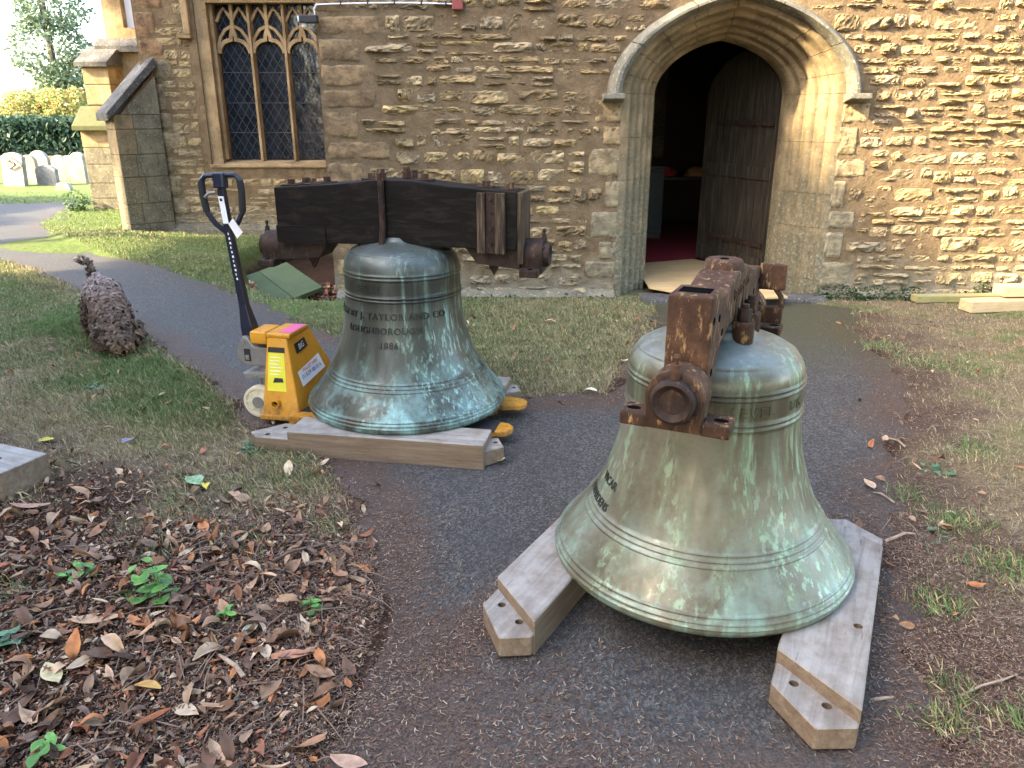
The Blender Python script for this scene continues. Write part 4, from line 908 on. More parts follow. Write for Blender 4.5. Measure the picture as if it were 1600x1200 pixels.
MB().add([tuple(p) for p in tgp] + [tuple(p + Vector((0, .001, 0))) for p in tgp], [(0, 1, 2, 3), (7, 6, 5, 4)]).build('paper_tag', M['white'], hd)
for i in range(11): z = 1.0 - i * .024; w = .006 + .002 * (i % 3); MB().add([tuple(hf(-.002, z)), tuple(hf(-.002 + w, z)), tuple(hf(-.002 + w, z + .012)), tuple(hf(-.002, z + .012))], [(0, 1, 2, 3)]).build('printed_mark', M['white'], hd)

# ------------------------------------------------------------------ fittings on the wall, slab, gravestones
fl = thing('floodlight', 'small dark floodlight on the corner of the tower', 'floodlight', (-1.63, 6.97, 2.34))
MB().box((-.10, -.10, -.035), (.045, -.02, .025)).build('housing', M['blackpaint'], fl, bevel=.008); MB().box((-.115, -.09, -.025), (-.101, -.03, .018)).build('lens', M['white'], fl, bevel=.003)
MB().tube([(.0, -.018, -.0), (.01, .0, .03), (.01, .028, .05)], .008, 8).build('bracket', M['steel'], fl); MB().lathe([(0, -.03), (.02, -.028), (.024, 0), (0, .0)], 14, Matrix.Translation((-.07, -.06, -.036))).build('sensor', M['white'], fl, smooth=True)
cb_ = thing('cable', 'white electric cable clipped along the tower wall', 'cable', (-1.60, 6.965, 2.45))
cx = np.linspace(0, 1.12, 23); MB().tube([(-.02, -.0, -.09), (-.022, -.004, -.03)] + [(x, -.003, .012 * math.sin(x * 2.5) - .0) for x in cx], .006, 6).build('wire', M['white'], cb_, smooth=True)
for x in (.2, .42, .64, .86, 1.06): MB().box((x - .005, -.012, .012 * math.sin(x * 2.5) - .008), (x + .005, .02, .012 * math.sin(x * 2.5) + .022)).build('clip', M['blackpaint'], cb_)
MB().box((1.11, -.02, -.04), (1.20, .02, .05)).build('junction_box', plain('dull_red', (.22, .05, .04), .7), cb_, bevel=.01)
sb = thing('access_cover', 'mossy green two panel cover leaning in the drain hollow', 'cover', (-2.60, 8.35, -.20), R(-56))
Mt = Matrix.Rotation(R(14), 4, 'X') @ Matrix.Rotation(R(6), 4, 'Y')
for (y0, y1, k) in ((-.36, .0, 0), (.006, .34, 1)): MB().box((-.55, y0, 0), (.55, y1, .045), Mt).build('panel', M['greenslab'], sb, bevel=.006)
MB().box((-.5, -.03, -.05), (.5, .03, -.001), Mt).build('batten', M['greenslab'], sb)
M['grave'] = m_ashlar('gravestone', [(.12, .115, .095), (.20, .19, .16), (.30, .29, .25)], .6); M['grave_y'] = m_ashlar('yellow_gravestone', [(.18, .145, .085), (.26, .22, .14), (.34, .29, .2)], .4); M['grave_g'] = m_ashlar('speckled_gravestone', [(.10, .10, .105), (.17, .17, .18), (.30, .30, .31)], .85)
def grave(x, y, w, h, kind, mat, label, rz=0, lean=0):
    hw = w / 2; sh = h - hw * .55
    if kind == 'round': top_ = [(hw * math.cos(t_), h - hw + hw * math.sin(t_)) for t_ in np.linspace(0, math.pi, 15)]
    elif kind == 'shoulder': top_ = [(hw, sh - .04), (hw * .96, sh + .02), (hw * .72, sh + .04), (hw * .55, h - .05), (hw * .25, h), (-hw * .25, h), (-hw * .55, h - .05), (-hw * .72, sh + .04), (-hw * .96, sh + .02), (-hw, sh - .04)]
    elif kind == 'wavy': top_ = [(hw, h - .05), (hw * .9, h - .02), (hw * .5, h - .03), (hw * .2, h), (-hw * .2, h), (-hw * .5, h - .03), (-hw * .9, h - .02), (-hw, h - .05)]
    else: top_ = [(hw, h - .10), (hw * .6, h - .03), (0, h), (-hw * .6, h - .03), (-hw, h - .10)]
    b = thing('gravestone', label, 'gravestone', (x, y, -.02), rz, 'gravestones in the sunlit churchyard')
    Ml = Matrix.Rotation(lean, 4, 'X')
    MB().prism([(-hw, -.3), (hw, -.3)] + top_, -.055, .055, 'y', Ml).build('slab', M[mat], b, bevel=.012)
    return b
g1 = grave(-11.63, 18.56, .60, .80, 'flat', 'grave', 'large leaning gravestone with carved scrollwork', R(-14), R(-6))
MB().tube([(-.16, -.062, .68), (-.02, -.062, .60), (.1, -.062, .66), (.16, -.062, .52), (.0, -.062, .44), (-.15, -.062, .5)], .025, 6).build('scroll_carving', M['grave'], g1)
MB().tube([(-.1, -.06, .74), (.12, -.06, .63), (.34, -.06, .50)], .03, 6).build('scroll_carving', M['grave'], g1)
grave(-11.75, 19.44, .40, .70, 'round', 'grave_y', 'yellowish round topped gravestone behind the carved one', R(-10)); grave(-12.35, 20.9, .55, .74, 'round', 'grave', 'far round topped grey gravestone behind the yellowish one', R(-8))
grave(-11.02, 18.85, .56, .50, 'flat', 'grave_g', 'short speckled granite gravestone', R(-12)); grave(-11.45, 20.2, .36, .66, 'round', 'grave_y', 'narrow round topped gravestone behind the speckled one', R(-10)); grave(-11.33, 20.9, .5, .70, 'round', 'grave', 'rearmost round topped gravestone of the narrow pair', R(-10))
grave(-10.53, 19.26, .50, .71, 'wavy', 'grave', 'upright pale gravestone with wavy top nearest the church', R(-8)); grave(-9.91, 17.5, .36, .22, 'round', 'grave', 'low rounded footstone in front of the graves', R(-5)); grave(-12.62, 19.2, .34, .66, 'flat', 'grave_y', 'gravestone cut off by the left edge of the picture', R(-12))
# ------------------------------------------------------------------ dog
dogM = Matrix.Translation((-3.06, 5.64, 0)) @ Matrix.Rotation(R(-56), 4, 'Z') @ Matrix.Scale(1.02, 4)
sk = [((0, 0, .365), .088), ((.15, 0, .375), .082), ((.32, 0, .345), .090), ((.44, 0, .27), .066), ((.565, 0, .185), .090), ((.635, 0, .10), .050), ((.665, 0, .055), .036),
      ((-.085, -.015, .42), .018), ((-.115, -.03, .49), .012), ((-.125, -.05, .555), .015), ((-.16, -.11, .585), .012)]
ed = [(0, 1), (1, 2), (2, 3), (3, 4), (4, 5), (5, 6), (0, 7), (7, 8), (8, 9), (9, 10)]
for sg in (-1, 1):
    b = len(sk); st = .03 * sg
    st = st * 2; sk += [((-.01, .07 * sg, .27), .055), ((.04 + st, .10 * sg, .185), .036), ((-.055 + st, .115 * sg, .105), .022), ((-.03 + st, .12 * sg, .022), .024)]; ed += [(0, b), (b, b + 1), (b + 1, b + 2), (b + 2, b + 3)]
    b = len(sk); sk += [((.33, .07 * sg, .23), .046), ((.31 - st, .095 * sg, .135), .028), ((.345 - st * 2, .115 * sg, .022), .026)]; ed += [(2, b), (b, b + 1), (b + 1, b + 2)]
me = bpy.data.meshes.new('dog'); me.from_pydata([s[0] for s in sk], ed, []); do = bpy.data.objects.new('dogtmp', me); COL.objects.link(do)
md = do.modifiers.new('skin', 'SKIN'); md.use_smooth_shade = True
for i, s in enumerate(sk): me.skin_vertices[0].data[i].radius = (s[1], s[1]); me.skin_vertices[0].data[i].use_root = (i == 0)
ss = do.modifiers.new('sub', 'SUBSURF'); ss.levels = 2; ss.render_levels = 2
bpy.context.view_layer.update(); dm = bpy.data.meshes.new_from_object(do.evaluated_get(bpy.context.evaluated_depsgraph_get())); bpy.data.objects.remove(do, do_unlink=True)
dm.name = 'dog'; Vd = np.array([v.co for v in dm.vertices]); tris = []
for p_ in dm.polygons:
    q = list(p_.vertices); tris += [(q[0], q[i], q[i + 1]) for i in range(1, len(q) - 1)]
tris = np.array(tris)
def dogcol(P):
    n = fbm(P * 14, 3, 5)[:, None]; top_ = sstep(.26, .46, P[:, 2])[:, None] * sstep(.50, .05, P[:, 0])[:, None] * (P[:, 0] > -.10)[:, None]; c = np.array((.10, .066, .046)) * (1 - top_) + np.array((.27, .205, .18)) * top_
    tail = (sstep(.55, .60, P[:, 2]) * (P[:, 0] < -.11))[:, None]; c = c * (1 - tail) + np.array((.42, .31, .22)) * tail
    mz = sstep(.63, .67, P[:, 0])[:, None] * (P[:, 2] < .12)[:, None]; c = c * (1 - mz) + np.array((.15, .09, .05)) * mz
    return c * (.6 + .8 * n)
set_col(dm, dogcol(Vd)); dm.materials.clear(); dm.materials.append(m_vcol('dog_coat', .85, 60, .4, .6, .01, .2)); dog = obj('dog', dm); dog.matrix_world = dogM
tag(dog, 'curly brown dog sniffing the grass with its tail raised', 'dog')
A_ = Vd[tris[:, 0]]; B_ = Vd[tris[:, 1]]; C_ = Vd[tris[:, 2]]; nrm = np.cross(B_ - A_, C_ - A_); ar = np.linalg.norm(nrm, axis=1); nrm /= ar[:, None] + 1e-9
N_ = 5000; ti = rng.choice(len(tris), N_, p=ar / ar.sum()); r1 = np.sqrt(rng.random(N_))[:, None]; r2 = rng.random(N_)[:, None]
P_ = A_[ti] * (1 - r1) + B_[ti] * r1 * (1 - r2) + C_[ti] * r1 * r2; n_ = nrm[ti]
for sg in (-1, 1):                                       # curls on the drop ears
    q_ = rng.normal(size=(130, 3)); q_ /= np.linalg.norm(q_, axis=1, keepdims=True); P_ = np.concatenate([P_, np.array((.575, .108 * sg, .155)) + q_ * np.array((.042, .030, .070))]); n_ = np.concatenate([n_, q_])
N_ = len(P_)
fl_ = np.array((-.35, 0, -.75)) + rng.normal(0, .55, (N_, 3)) * 1.3; fl_ -= n_ * np.sum(fl_ * n_, 1, keepdims=True); fl_ /= np.linalg.norm(fl_, axis=1, keepdims=True) + 1e-9
sd = np.cross(n_, fl_); ln = (.038 + .035 * rng.random((N_, 1))) * np.where(P_[:, 2:3] < .1, .6, 1) * np.where(P_[:, 0:1] < -.105, .55, 1); tl_ = np.where(P_[:, 0:1] < -.105, .7, 1); w_ = (.005 + .006 * rng.random((N_, 1))) * tl_
k0 = P_ - n_ * .004; k1_ = P_ + n_ * .030 * tl_ + fl_ * ln * .5; k2_ = P_ + n_ * .012 * tl_ + fl_ * ln
V = np.stack([k0 - sd * w_, k0 + sd * w_, k1_ + sd * w_ * 1.2, k1_ - sd * w_ * 1.2, k2_ + sd * w_ * .5, k2_ - sd * w_ * .5], 1).reshape(-1, 3)
b = np.arange(N_)[:, None] * 6; Fh = np.concatenate([b + np.array([[0, 1, 2, 3]]), b + np.array([[3, 2, 4, 5]])])
fur = obj('fur', mesh_np('fur', V, Fh, M['vcol'], np.repeat(dogcol(P_) * (.45 + 1.1 * rng.random((N_, 1))), 6, 0) * np.tile(np.array([.6, .6, 1.1, 1.1, .9, .9])[:, None], (N_, 1)), True), dog); fur['kind'] = 'stuff'
for sg in (-1, 1):
    e = MB().lathe([(0, .07), (.026, .06), (.042, .025), (.046, -.02), (.034, -.055), (0, -.07)], 14, Matrix.Translation((.575, .105 * sg, .155)) @ Matrix.Rotation(R(24 * sg), 4, 'X') @ Matrix.Diagonal((1.15, .6, 1.05, 1))).build('ear', M['vcol'], dog, smooth=True, col=(.055, .030, .02))
MB().lathe([(0, .014), (.013, .01), (.016, 0), (.011, -.011), (0, -.014)], 12, Matrix.Translation((.695, 0, .06))).build('nose', M['black'], dog, smooth=True)
for sg in (-1, 1): MB().lathe([(0, .010), (.008, .006), (.010, 0), (.008, -.006), (0, -.010)], 10, Matrix.Translation((.645, .040 * sg, .165))).build('eye', M['black'], dog, smooth=True)

# ------------------------------------------------------------------ trees, hedge, shrubs
def leaf_cloud(C, rad_, n, size, cols, seed, shell=.55, zflat=1, droop=0):
    """leaf-sized quads through a lumpy ellipsoid"""
    g_ = np.random.default_rng(seed); d = g_.normal(size=(n, 3)); d /= np.linalg.norm(d, axis=1, keepdims=True)
    lump = .72 + .55 * fbm(d * 2.3 + seed, 3, seed); r = (shell + (1 - shell) * g_.random(n) ** .6) * lump
    P = np.array(C) + d * r[:, None] * np.array(rad_)
    keep = fbm(P * (2.2 / max(.5, rad_[0] * .35)) + 5, 3, seed + 9) > .40; P = P[keep]; d = d[keep]; n = len(P)
    a = g_.normal(size=(n, 3)); a[:, 2] *= .6; a /= np.linalg.norm(a, axis=1, keepdims=True); b = np.cross(a, g_.normal(size=(n, 3))); b /= np.linalg.norm(b, axis=1, keepdims=True)
    s = size * (.6 + .8 * g_.random((n, 1))); V = np.stack([P - a * s, P - b * s * .5, P + a * s, P + b * s * .5], 1).reshape(-1, 3)
    F = np.arange(n * 4).reshape(n, 4); c = np.array(cols)[g_.integers(0, len(cols), n)] * (.7 + .6 * g_.random((n, 1)))
    return V, F, np.repeat(c, 4, 0)
def tree(name, label, cat, x, y, th, crowns, n, size, cols, seed, tr=.15, group=None, stem='trunk', z0=0):
    T = thing(name, label, cat, (x, y, z0), 0, group); top_ = max(c[0][2] for c in crowns); tk = MB()
    if th:
        tk.tube([(0, 0, -.3), (.03, 0, th * .5), (0, .03, th), (.05, 0, top_)], [tr, tr * .8, tr * .65, tr * .2], 10)
        for c, _ in crowns:
            tk.tube([(0, 0, th * .8), (c[0] * .5, c[1] * .5, (th + c[2]) / 2), tuple(c)], [tr * .4, tr * .28, tr * .1], 6)
        tk.build(stem, M['bark'], T, smooth=True)
    VV, FF, CC = [], [], []; b = 0
    for i, (c, r) in enumerate(crowns):
        V, F, C = leaf_cloud(c, r, int(n / len(crowns)), size, cols, seed + i); VV.append(V); FF.append(F + b); CC.append(C); b += len(V)
    obj('crown' if th else 'foliage', mesh_np('crown', np.concatenate(VV), np.concatenate(FF), M['foliage'], np.concatenate(CC)), T)
    return T
M['bark'] = plain('bark', (.06, .045, .035), .9, 0, 14, .4, .6)
t = NT('foliage'); a = t.attr(); tb_ = t.N.new('ShaderNodeBsdfTranslucent'); mx = t.N.new('ShaderNodeMixShader'); t.link(a, tb_.inputs[0]); t.out(a, .55, 0, .35); mx.inputs[0].default_value = .35
t.link(t.b.outputs[0], mx.inputs[1]); t.link(tb_.outputs[0], mx.inputs[2]); t.link(mx.outputs[0], t.N['Material Output'].inputs[0]); M['foliage'] = t.m
GR = [(.05, .085, .03), (.07, .11, .04), (.09, .13, .06)]
BG = [(.09, .14, .08), (.12, .18, .11), (.15, .20, .14)]
tree('conifer_tree', 'tall blue green tree rising behind the far corner of the church', 'tree', -19.3, 35, 3, [((0, 0, 4.2), (1.7, 1.7, 1.5)), ((.2, 0, 6.0), (1.5, 1.5, 1.4)), ((-.2, 0, 7.8), (1.2, 1.2, 1.4)), ((.9, 0, 3.0), (1.4, 1.2, 1.0))], 12000, .095, BG, 31, .22)
tree('broadleaf_tree', 'green tree cut off by the left edge above the hedge', 'tree', -24.6, 36, 2, [((0, 0, 3.6), (1.5, 1.4, 1.3)), ((.5, 0, 2.3), (1.4, 1.3, 1.0)), ((-.8, 0, 5.0), (1.3, 1.3, 1.2))], 9000, .10, BG, 47, .22)
tree('broadleaf_tree', 'pale green tree between the hedge and the sky', 'tree', -23.8, 44, 2, [((0, 0, 2.4), (2.4, 1.6, 1.2)), ((2.2, 0, 2.2), (1.6, 1.3, 1.0))], 8000, .10, [(.16, .21, .07), (.20, .24, .09)], 53, .2)
tree('autumn_bush', 'orange and yellow autumn bush behind the hedge', 'bush', -18.9, 33.5, .8, [((-1.0, 0, 1.6), (1.2, 1, .9)), ((.6, 0, 1.7), (1.1, 1, .95))], 9000, .075, [(.30, .27, .09), (.30, .33, .12), (.22, .28, .10), (.32, .22, .08)], 61, .08, stem='stem')
# hedge as a clipped block of foliage
g_ = np.random.default_rng(5); n = 15000; hx = g_.uniform(-31, -12.2, n); fr_ = g_.random(n) < .55; hy = np.where(fr_, 27.6 + g_.normal(0, .07, n), g_.uniform(27.6, 29.2, n)); hz = np.where(fr_, g_.uniform(.25, 1.42, n), 1.42 + g_.normal(0, .06, n))
P_ = np.stack([hx, hy, hz], -1); a_ = g_.normal(size=(n, 3)); a_ /= np.linalg.norm(a_, axis=1, keepdims=True); b_ = np.cross(a_, g_.normal(size=(n, 3))); b_ /= np.linalg.norm(b_, axis=1, keepdims=True); s = .09 * (.6 + .8 * g_.random((n, 1)))
HG = thing('hedge', 'clipped dark green hedge behind the gravestones', 'hedge', (-21, 28.3, 0))
Vh = np.stack([P_ - a_ * s, P_ - b_ * s * .6, P_ + a_ * s, P_ + b_ * s * .6], 1).reshape(-1, 3) - np.array((-21, 28.3, 0)); hc = np.array([(.018, .045, .028), (.03, .065, .04), (.045, .08, .05)])[g_.integers(0, 3, n)]
obj('foliage', mesh_np('foliage', Vh, np.arange(4 * n).reshape(n, 4), M['foliage'], np.repeat(hc, 4, 0)), HG)
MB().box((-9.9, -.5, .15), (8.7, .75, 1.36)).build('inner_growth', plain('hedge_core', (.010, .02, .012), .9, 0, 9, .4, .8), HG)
tag(MB().box((-31, 27.0, -.1), (-12, 27.2, .28)).build('low_wall', plain('brown_wall', (.16, .09, .06), .9, 0, 6, .3, .4), bevel=.02), 'low brown brick wall at the foot of the hedge', 'wall')
tree('small_shrub', 'small green shrub at the foot of the far buttress', 'shrub', -7.62, 13.75, 0, [((0, 0, .16), (.20, .18, .19))], 500, .035, [(.07, .13, .04), (.10, .17, .06)], 71)
# unseen trees and shrubs added left of the view to block sun
YW = [(.02, .035, .014), (.03, .05, .02)]
tree('sun_blocker_tree', 'unseen broad dark yew added beyond the left edge to shade the lawn', 'tree', -9.0, 1.2, 2, [((0, 0, 3.3), (2.2, 2.8, 3.2)), ((.2, 2.6, 3.0), (1.8, 2.4, 2.9)), ((0, -2.6, 3.4), (2.2, 2.8, 3.3)), ((0, .4, 6.0), (2.0, 2.6, 2.5)), ((.2, 2.8, 5.6), (1.8, 2.2, 2.3)), ((0, -1.8, 6.6), (2.1, 2.6, 2.8)), ((.1, 3.1, 6.7), (1.6, 1.7, 2.1)), ((0, 2.5, 7.3), (1.6, 1.2, 1.7))], 60000, .18, YW, 83, .35)
tree('sun_blocker_tree', 'second unseen yew added behind the camera on the left to block sun', 'tree', -9.6, -5.0, 2, [((0, 0, 3.6), (2.4, 3.2, 3.4)), ((0, -2.8, 3.4), (2.4, 2.8, 3.2)), ((0, 1.6, 6.2), (2.2, 2.8, 2.8)), ((0, -1.5, 6.4), (2.2, 2.8, 2.8))], 34000, .2, YW, 97, .35)
tree('sun_blocker_shrub', 'unseen tall laurel thicket added beyond the left edge to shade the path', 'shrub', -13.2, 9.5, .8, [((0, 0, 1.6), (1.3, 2.6, 1.9)), ((0, 3.4, 1.5), (1.2, 2.3, 1.7)), ((0, -3.4, 1.7), (1.3, 2.4, 2.0))], 14000, .14, YW, 103, .1, stem='stem')  # unseen thicket, added to shade the far path and grass

tree('sun_blocker_tree', 'unseen open crowned tree added beyond the left edge to shade the aisle wall', 'tree', -11.0, 8.6, 3, [((0, 0, 6.7), (1.8, 2.6, 2.0)), ((.3, 2.4, 6.4), (1.6, 2.0, 1.8)), ((0, -2.4, 6.6), (1.8, 2.2, 2.0)), ((0, 0, 8.4), (1.6, 2.6, 1.6))], 15000, .19, YW, 151, .25)  # unseen tree, added to keep most sun off the aisle wall
tree('sky_blocker_tree', 'unseen spreading lime added behind the camera on the right to block sky light', 'tree', 5.5, -4.0, 3, [((0, 0, 6.2), (3.6, 3.4, 2.6)), ((-4.2, -.6, 6.4), (3.2, 3.2, 2.4)), ((2.6, 3.0, 5.8), (2.6, 2.8, 2.4)), ((3.4, -1.5, 5.4), (3.2, 3.4, 3.2)), ((-1, -3.5, 5.2), (3.5, 3, 3.2)), ((-7, -3, 5.4), (3.0, 3.0, 3.0))], 26000, .22, GR, 171, .3)  # unseen tree, added to screen sky light from behind and right
# ------------------------------------------------------------------ grass, litter, debris
def pick(n, x0, x1, y0, y1, dens, g_):
    x = g_.uniform(x0, x1, n); y = y0 + (y1 - y0) * g_.random(n); k = g_.random(n) < dens(x, y); return x[k], y[k]
def solid(x, y):
    """true where timbers, bells' wheels and walls stand"""
    return (y > 6.9) & (x > -1.63)
def blades(x, y, L, w, col, g_, lean=.5):
    n = len(x); z = gz(x, y) - .004; a = g_.uniform(0, 2 * np.pi, n); dx, dy = np.cos(a), np.sin(a); le = lean * (.3 + g_.random(n)) * L
    b2 = a + np.pi / 2 + g_.normal(0, .4, n); lx, ly = np.cos(b2) * le, np.sin(b2) * le
    h = np.sqrt(np.maximum(L ** 2 - le ** 2, (.25 * L) ** 2))
    V = np.stack([np.stack([x - dx * w, y - dy * w, z], -1), np.stack([x + dx * w, y + dy * w, z], -1), np.stack([x + lx * .45 + dx * w * .8, y + ly * .45 + dy * w * .8, z + h * .6], -1), np.stack([x + lx, y + ly, z + h], -1)], 1).reshape(-1, 3)
    return V, np.arange(4 * n).reshape(n, 4), np.repeat(col, 4, 0)
g_ = np.random.default_rng(11); parts = []
def grass_patch(n, x0, x1, y0, y1, thr, Lr, w, tint=None):
    def dens(x, y):
        g, s, l = zones(x, y); d = sdist(x, y); return np.where((d > .0) & ~solid(x, y) & (sdist(x, y, DITCH) > .03), np.clip(g * 1.2 + s * .8 + .03 - l * .45, .0, 1) * thr, 0)
    x, y = pick(n, x0, x1, y0, y1, dens, g_)
    g, s, l = zones(x, y); k = (g_.random(len(x)) < np.clip(g * 1.15 - s * .22, .04, 1))[:, None]; v = g_.random((len(x), 1))
    col = np.where(k, np.array((.070, .105, .028)) * (1 - v) + np.array((.165, .21, .080)) * v, np.array((.20, .155, .075)) * (1 - v) + np.array((.42, .36, .21)) * v)
    L = g_.uniform(*Lr, len(x)) * (.7 + .6 * fbm(np.stack([x * 4, y * 4, 0 * x], -1), 2, 8)); parts.append(blades(x, y, L, w, col, g_, .85))
grass_patch(150000, -3.6, -.4, 2.2, 6.2, 1, (.02, .055), .0017)
grass_patch(60000, -6.5, -2.5, 5.2, 9.0, 1, (.02, .05), .0022)
grass_patch(120000, -6.0, 1.3, 4.3, 11.3, 1, (.02, .045), .0024)
grass_patch(80000, -1.4, 1.3, 4.3, 6.95, 1, (.02, .045), .002)
grass_patch(110000, 1.1, 4.8, 1.3, 7.0, .8, (.012, .04), .0016)
grass_patch(40000, -14, -4.5, 8.6, 17, 1, (.02, .05), .004)
# denser tufts on the worn ground to the right and in the litter
for (cx_, cy_, rr, nn) in ((1.83, 2.81, .11, 500), (1.83, 2.46, .13, 520), (1.47, 2.24, .08, 320), (1.20, 1.70, .06, 200), (1.40, 1.69, .05, 150), (1.30, 1.82, .06, 160), (3.04, 4.82, .2, 500), (2.78, 4.96, .15, 400), (2.69, 5.34, .14, 350), (1.75, 3.05, .08, 150), (2.3, 3.5, .10, 250),
        (-1.27, 2.24, .06, 150), (-1.36, 2.55, .08, 150), (-.72, 2.75, .08, 180), (-1.02, 2.62, .1, 200), (-1.75, 2.3, .09, 160), (-1.05, 3.42, .10, 260), (-1.25, 3.5, .1, 220)):
    x = g_.normal(cx_, rr * .6, nn); y = g_.normal(cy_, rr * .6, nn); v = g_.random((nn, 1)); st = g_.random((nn, 1)) < .3
    col = np.where(st, np.array((.36, .31, .17)) * (.7 + .5 * v), np.array((.06, .11, .035)) * (1 - v) + np.array((.16, .23, .09)) * v); parts.append(blades(x, y, g_.uniform(.02, .07, nn), .0014, col, g_, .85))
b = 0; VV, FF, CC = [], [], []
for V, F, C in parts: VV.append(V); FF.append(F + b); CC.append(C); b += len(V)
o = obj('grass', mesh_np('grass', np.concatenate(VV), np.concatenate(FF), M['grass'], np.concatenate(CC))); tag(o, 'short green and straw coloured grass of the churchyard lawn', 'grass', kind='stuff')
# fallen leaves
def leaves(x, y, z, L, asp, col, g_, flat=.35, nu=5):
    n = len(x); u, v = np.meshgrid(np.linspace(0, 1, nu), np.array((-1, 0, 1.))); u = u.ravel()[None]; v = v.ravel()[None]
    wprof = (np.sin(np.pi * np.clip(u, .02, .985)) ** .75) * (1.15 - .4 * u)
    curl = g_.normal(0, .6, (n, 1)); arch_ = g_.normal(.1, .55, (n, 1)); tw = g_.normal(0, .7, (n, 1))
    lx = (u - .5) * L[:, None]; ly = v * wprof * (asp * L)[:, None] * (1 - .25 * np.abs(curl)); lz = np.abs(curl) * v * v * wprof * (asp * L)[:, None] * .8 + arch_ * (u - .5) ** 2 * L[:, None] * 1.3 + tw * (u - .5) * v * (asp * L)[:, None]
    Pt = np.stack([lx, ly, lz], -1); a = g_.uniform(0, 2 * np.pi, n); t1 = g_.normal(0, flat, n); t2 = g_.normal(0, flat, n)
    def rot(P, ax, th):
        c, s = np.cos(th)[:, None], np.sin(th)[:, None]; i, j = [(1, 2), (0, 2), (0, 1)][ax]; Q = P.copy(); Q[..., i] = P[..., i] * c - P[..., j] * s; Q[..., j] = P[..., i] * s + P[..., j] * c; return Q
    Pt = rot(rot(rot(Pt, 0, t1), 1, t2), 2, a); Pt[..., 2] -= np.min(Pt[..., 2], 1, keepdims=True) * .8
    Pt += np.stack([x, y, z], -1)[:, None]; m = nu * 3; ix = np.arange(m).reshape(3, nu)
    f = np.stack([ix[:-1, :-1], ix[:-1, 1:], ix[1:, 1:], ix[1:, :-1]], -1).reshape(-1, 4); F = (f[None] + (np.arange(n) * m)[:, None, None]).reshape(-1, 4)
    rib = (1 - .22 * (np.abs(v) < .5)); C = col[:, None] * rib[..., None] * (.85 + .3 * g_.random((n, m, 1)))
    return Pt.reshape(-1, 3), F, C.reshape(-1, 3)
LC = np.array([(.20, .105, .055), (.13, .065, .036), (.28, .165, .095), (.085, .046, .028), (.34, .22, .135), (.22, .085, .045), (.40, .30, .20), (.16, .10, .07), (.30, .12, .045)])
g_ = np.random.default_rng(23)
def dl(x, y):
    g, s, l = zones(x, y); d = sdist(x, y); core = np.exp(-(((x + 1.15) / .75) ** 2 + ((y - 1.85) / .75) ** 2)); return np.clip((l * .55 + core * .8 + .03) * sstep(-.04, .22, d), 0, 1)
x, y = pick(5400, -2.6, -.2, 1.15, 3.4, dl, g_); n = len(x); L = .018 + .082 * g_.random(n) ** 2.8
P1 = leaves(x, y, gz(x, y) + .002 + .012 * g_.random(n), L, g_.uniform(.14, .30, n), LC[g_.integers(0, len(LC), n)] * (.6 + .95 * g_.random((n, 1))), g_)
x2, y2 = pick(3000, -3.6, 3.8, 2.0, 6.7, lambda x, y: np.where((sdist(x, y) > -.1) & ~solid(x, y), .3 + .3 * (y < 3.5), .04), g_); n = len(x2)
P2_ = leaves(x2, y2, gz(x2, y2) + .016, .02 + .045 * g_.random(n) ** 2, g_.uniform(.16, .32, n), LC[g_.integers(0, len(LC), n)] * (.9 + .6 * g_.random((n, 1))), g_)
x3, y3 = pick(2200, -2.9, -1.5, 6.9, 9.0, lambda x, y: np.where(sdist(x, y, DITCH) < -.05, .7, 0), g_); n = len(x3)
P3_ = leaves(x3, y3, gz(x3, y3) + .01, .04 + .06 * g_.random(n), g_.uniform(.18, .35, n), LC[g_.integers(0, len(LC), n)] * (.8 + .9 * g_.random((n, 1))), g_)
x4, y4 = pick(62000, -2.6, -.2, 1.15, 3.5, dl, g_); n = len(x4)
P4_ = leaves(x4, y4, gz(x4, y4) + .002 + .006 * g_.random(n), .005 + .024 * g_.random(n) ** 2.2, g_.uniform(.12, .4, n), LC[g_.integers(0, len(LC), n)] * (.4 + 1.2 * g_.random((n, 1)) ** 2), g_, .3, 3)
VV, FF, CC = [], [], []; b = 0
for V, F, C in (P1, P2_, P3_, P4_): VV.append(V); FF.append(F + b); CC.append(C); b += len(V)
o = obj('leaf_litter', mesh_np('leaf_litter', np.concatenate(VV), np.concatenate(FF), M['leaf'], np.concatenate(CC), True)); tag(o, 'brown leaf litter covering the foreground and the drain hollow', 'leaves', kind='stuff')
# needles and chaff over the earth and the edges of the path
g_ = np.random.default_rng(29)
def dn(x, y):
    d = sdist(x, y); n = fbm(np.stack([x * 2.2, y * 2.2, 0 * x], -1), 4, 33)
    edge = np.exp(-(np.maximum(-d, 0) / (.10 + .22 * n)) ** 2); ridge = np.exp(-(((x * .87 - y * .5 + 1.16) / .075) ** 2)) * (y < 3.3) * (y > 1.9)
    near = sstep(2.35, 1.5, y + .7 * (n - .5)) * sstep(1.1, .1, x + 1.2 * (n - .5)); far_ = sstep(9.5, 4.5, y)
    return np.clip((np.where(d > 0, .62 * sstep(.7, .05, d) + .22 * (y < 3.4) + .12 + .3 * (x > 1), .36 * edge + .36 * ridge + .30 * near * sstep(.35, .65, n + .1) + .012)) * far_ * (.35 + 1.1 * n), 0, 1) * ~solid(x, y)
x, y = pick(420000, -1.8, 4.6, 1.1, 6.8, dn, g_)
x_, y_ = pick(150000, -1.2, 2.0, 1.1, 2.9, dn, g_); x = np.concatenate([x, x_]); y = np.concatenate([y, y_]); n = len(x)
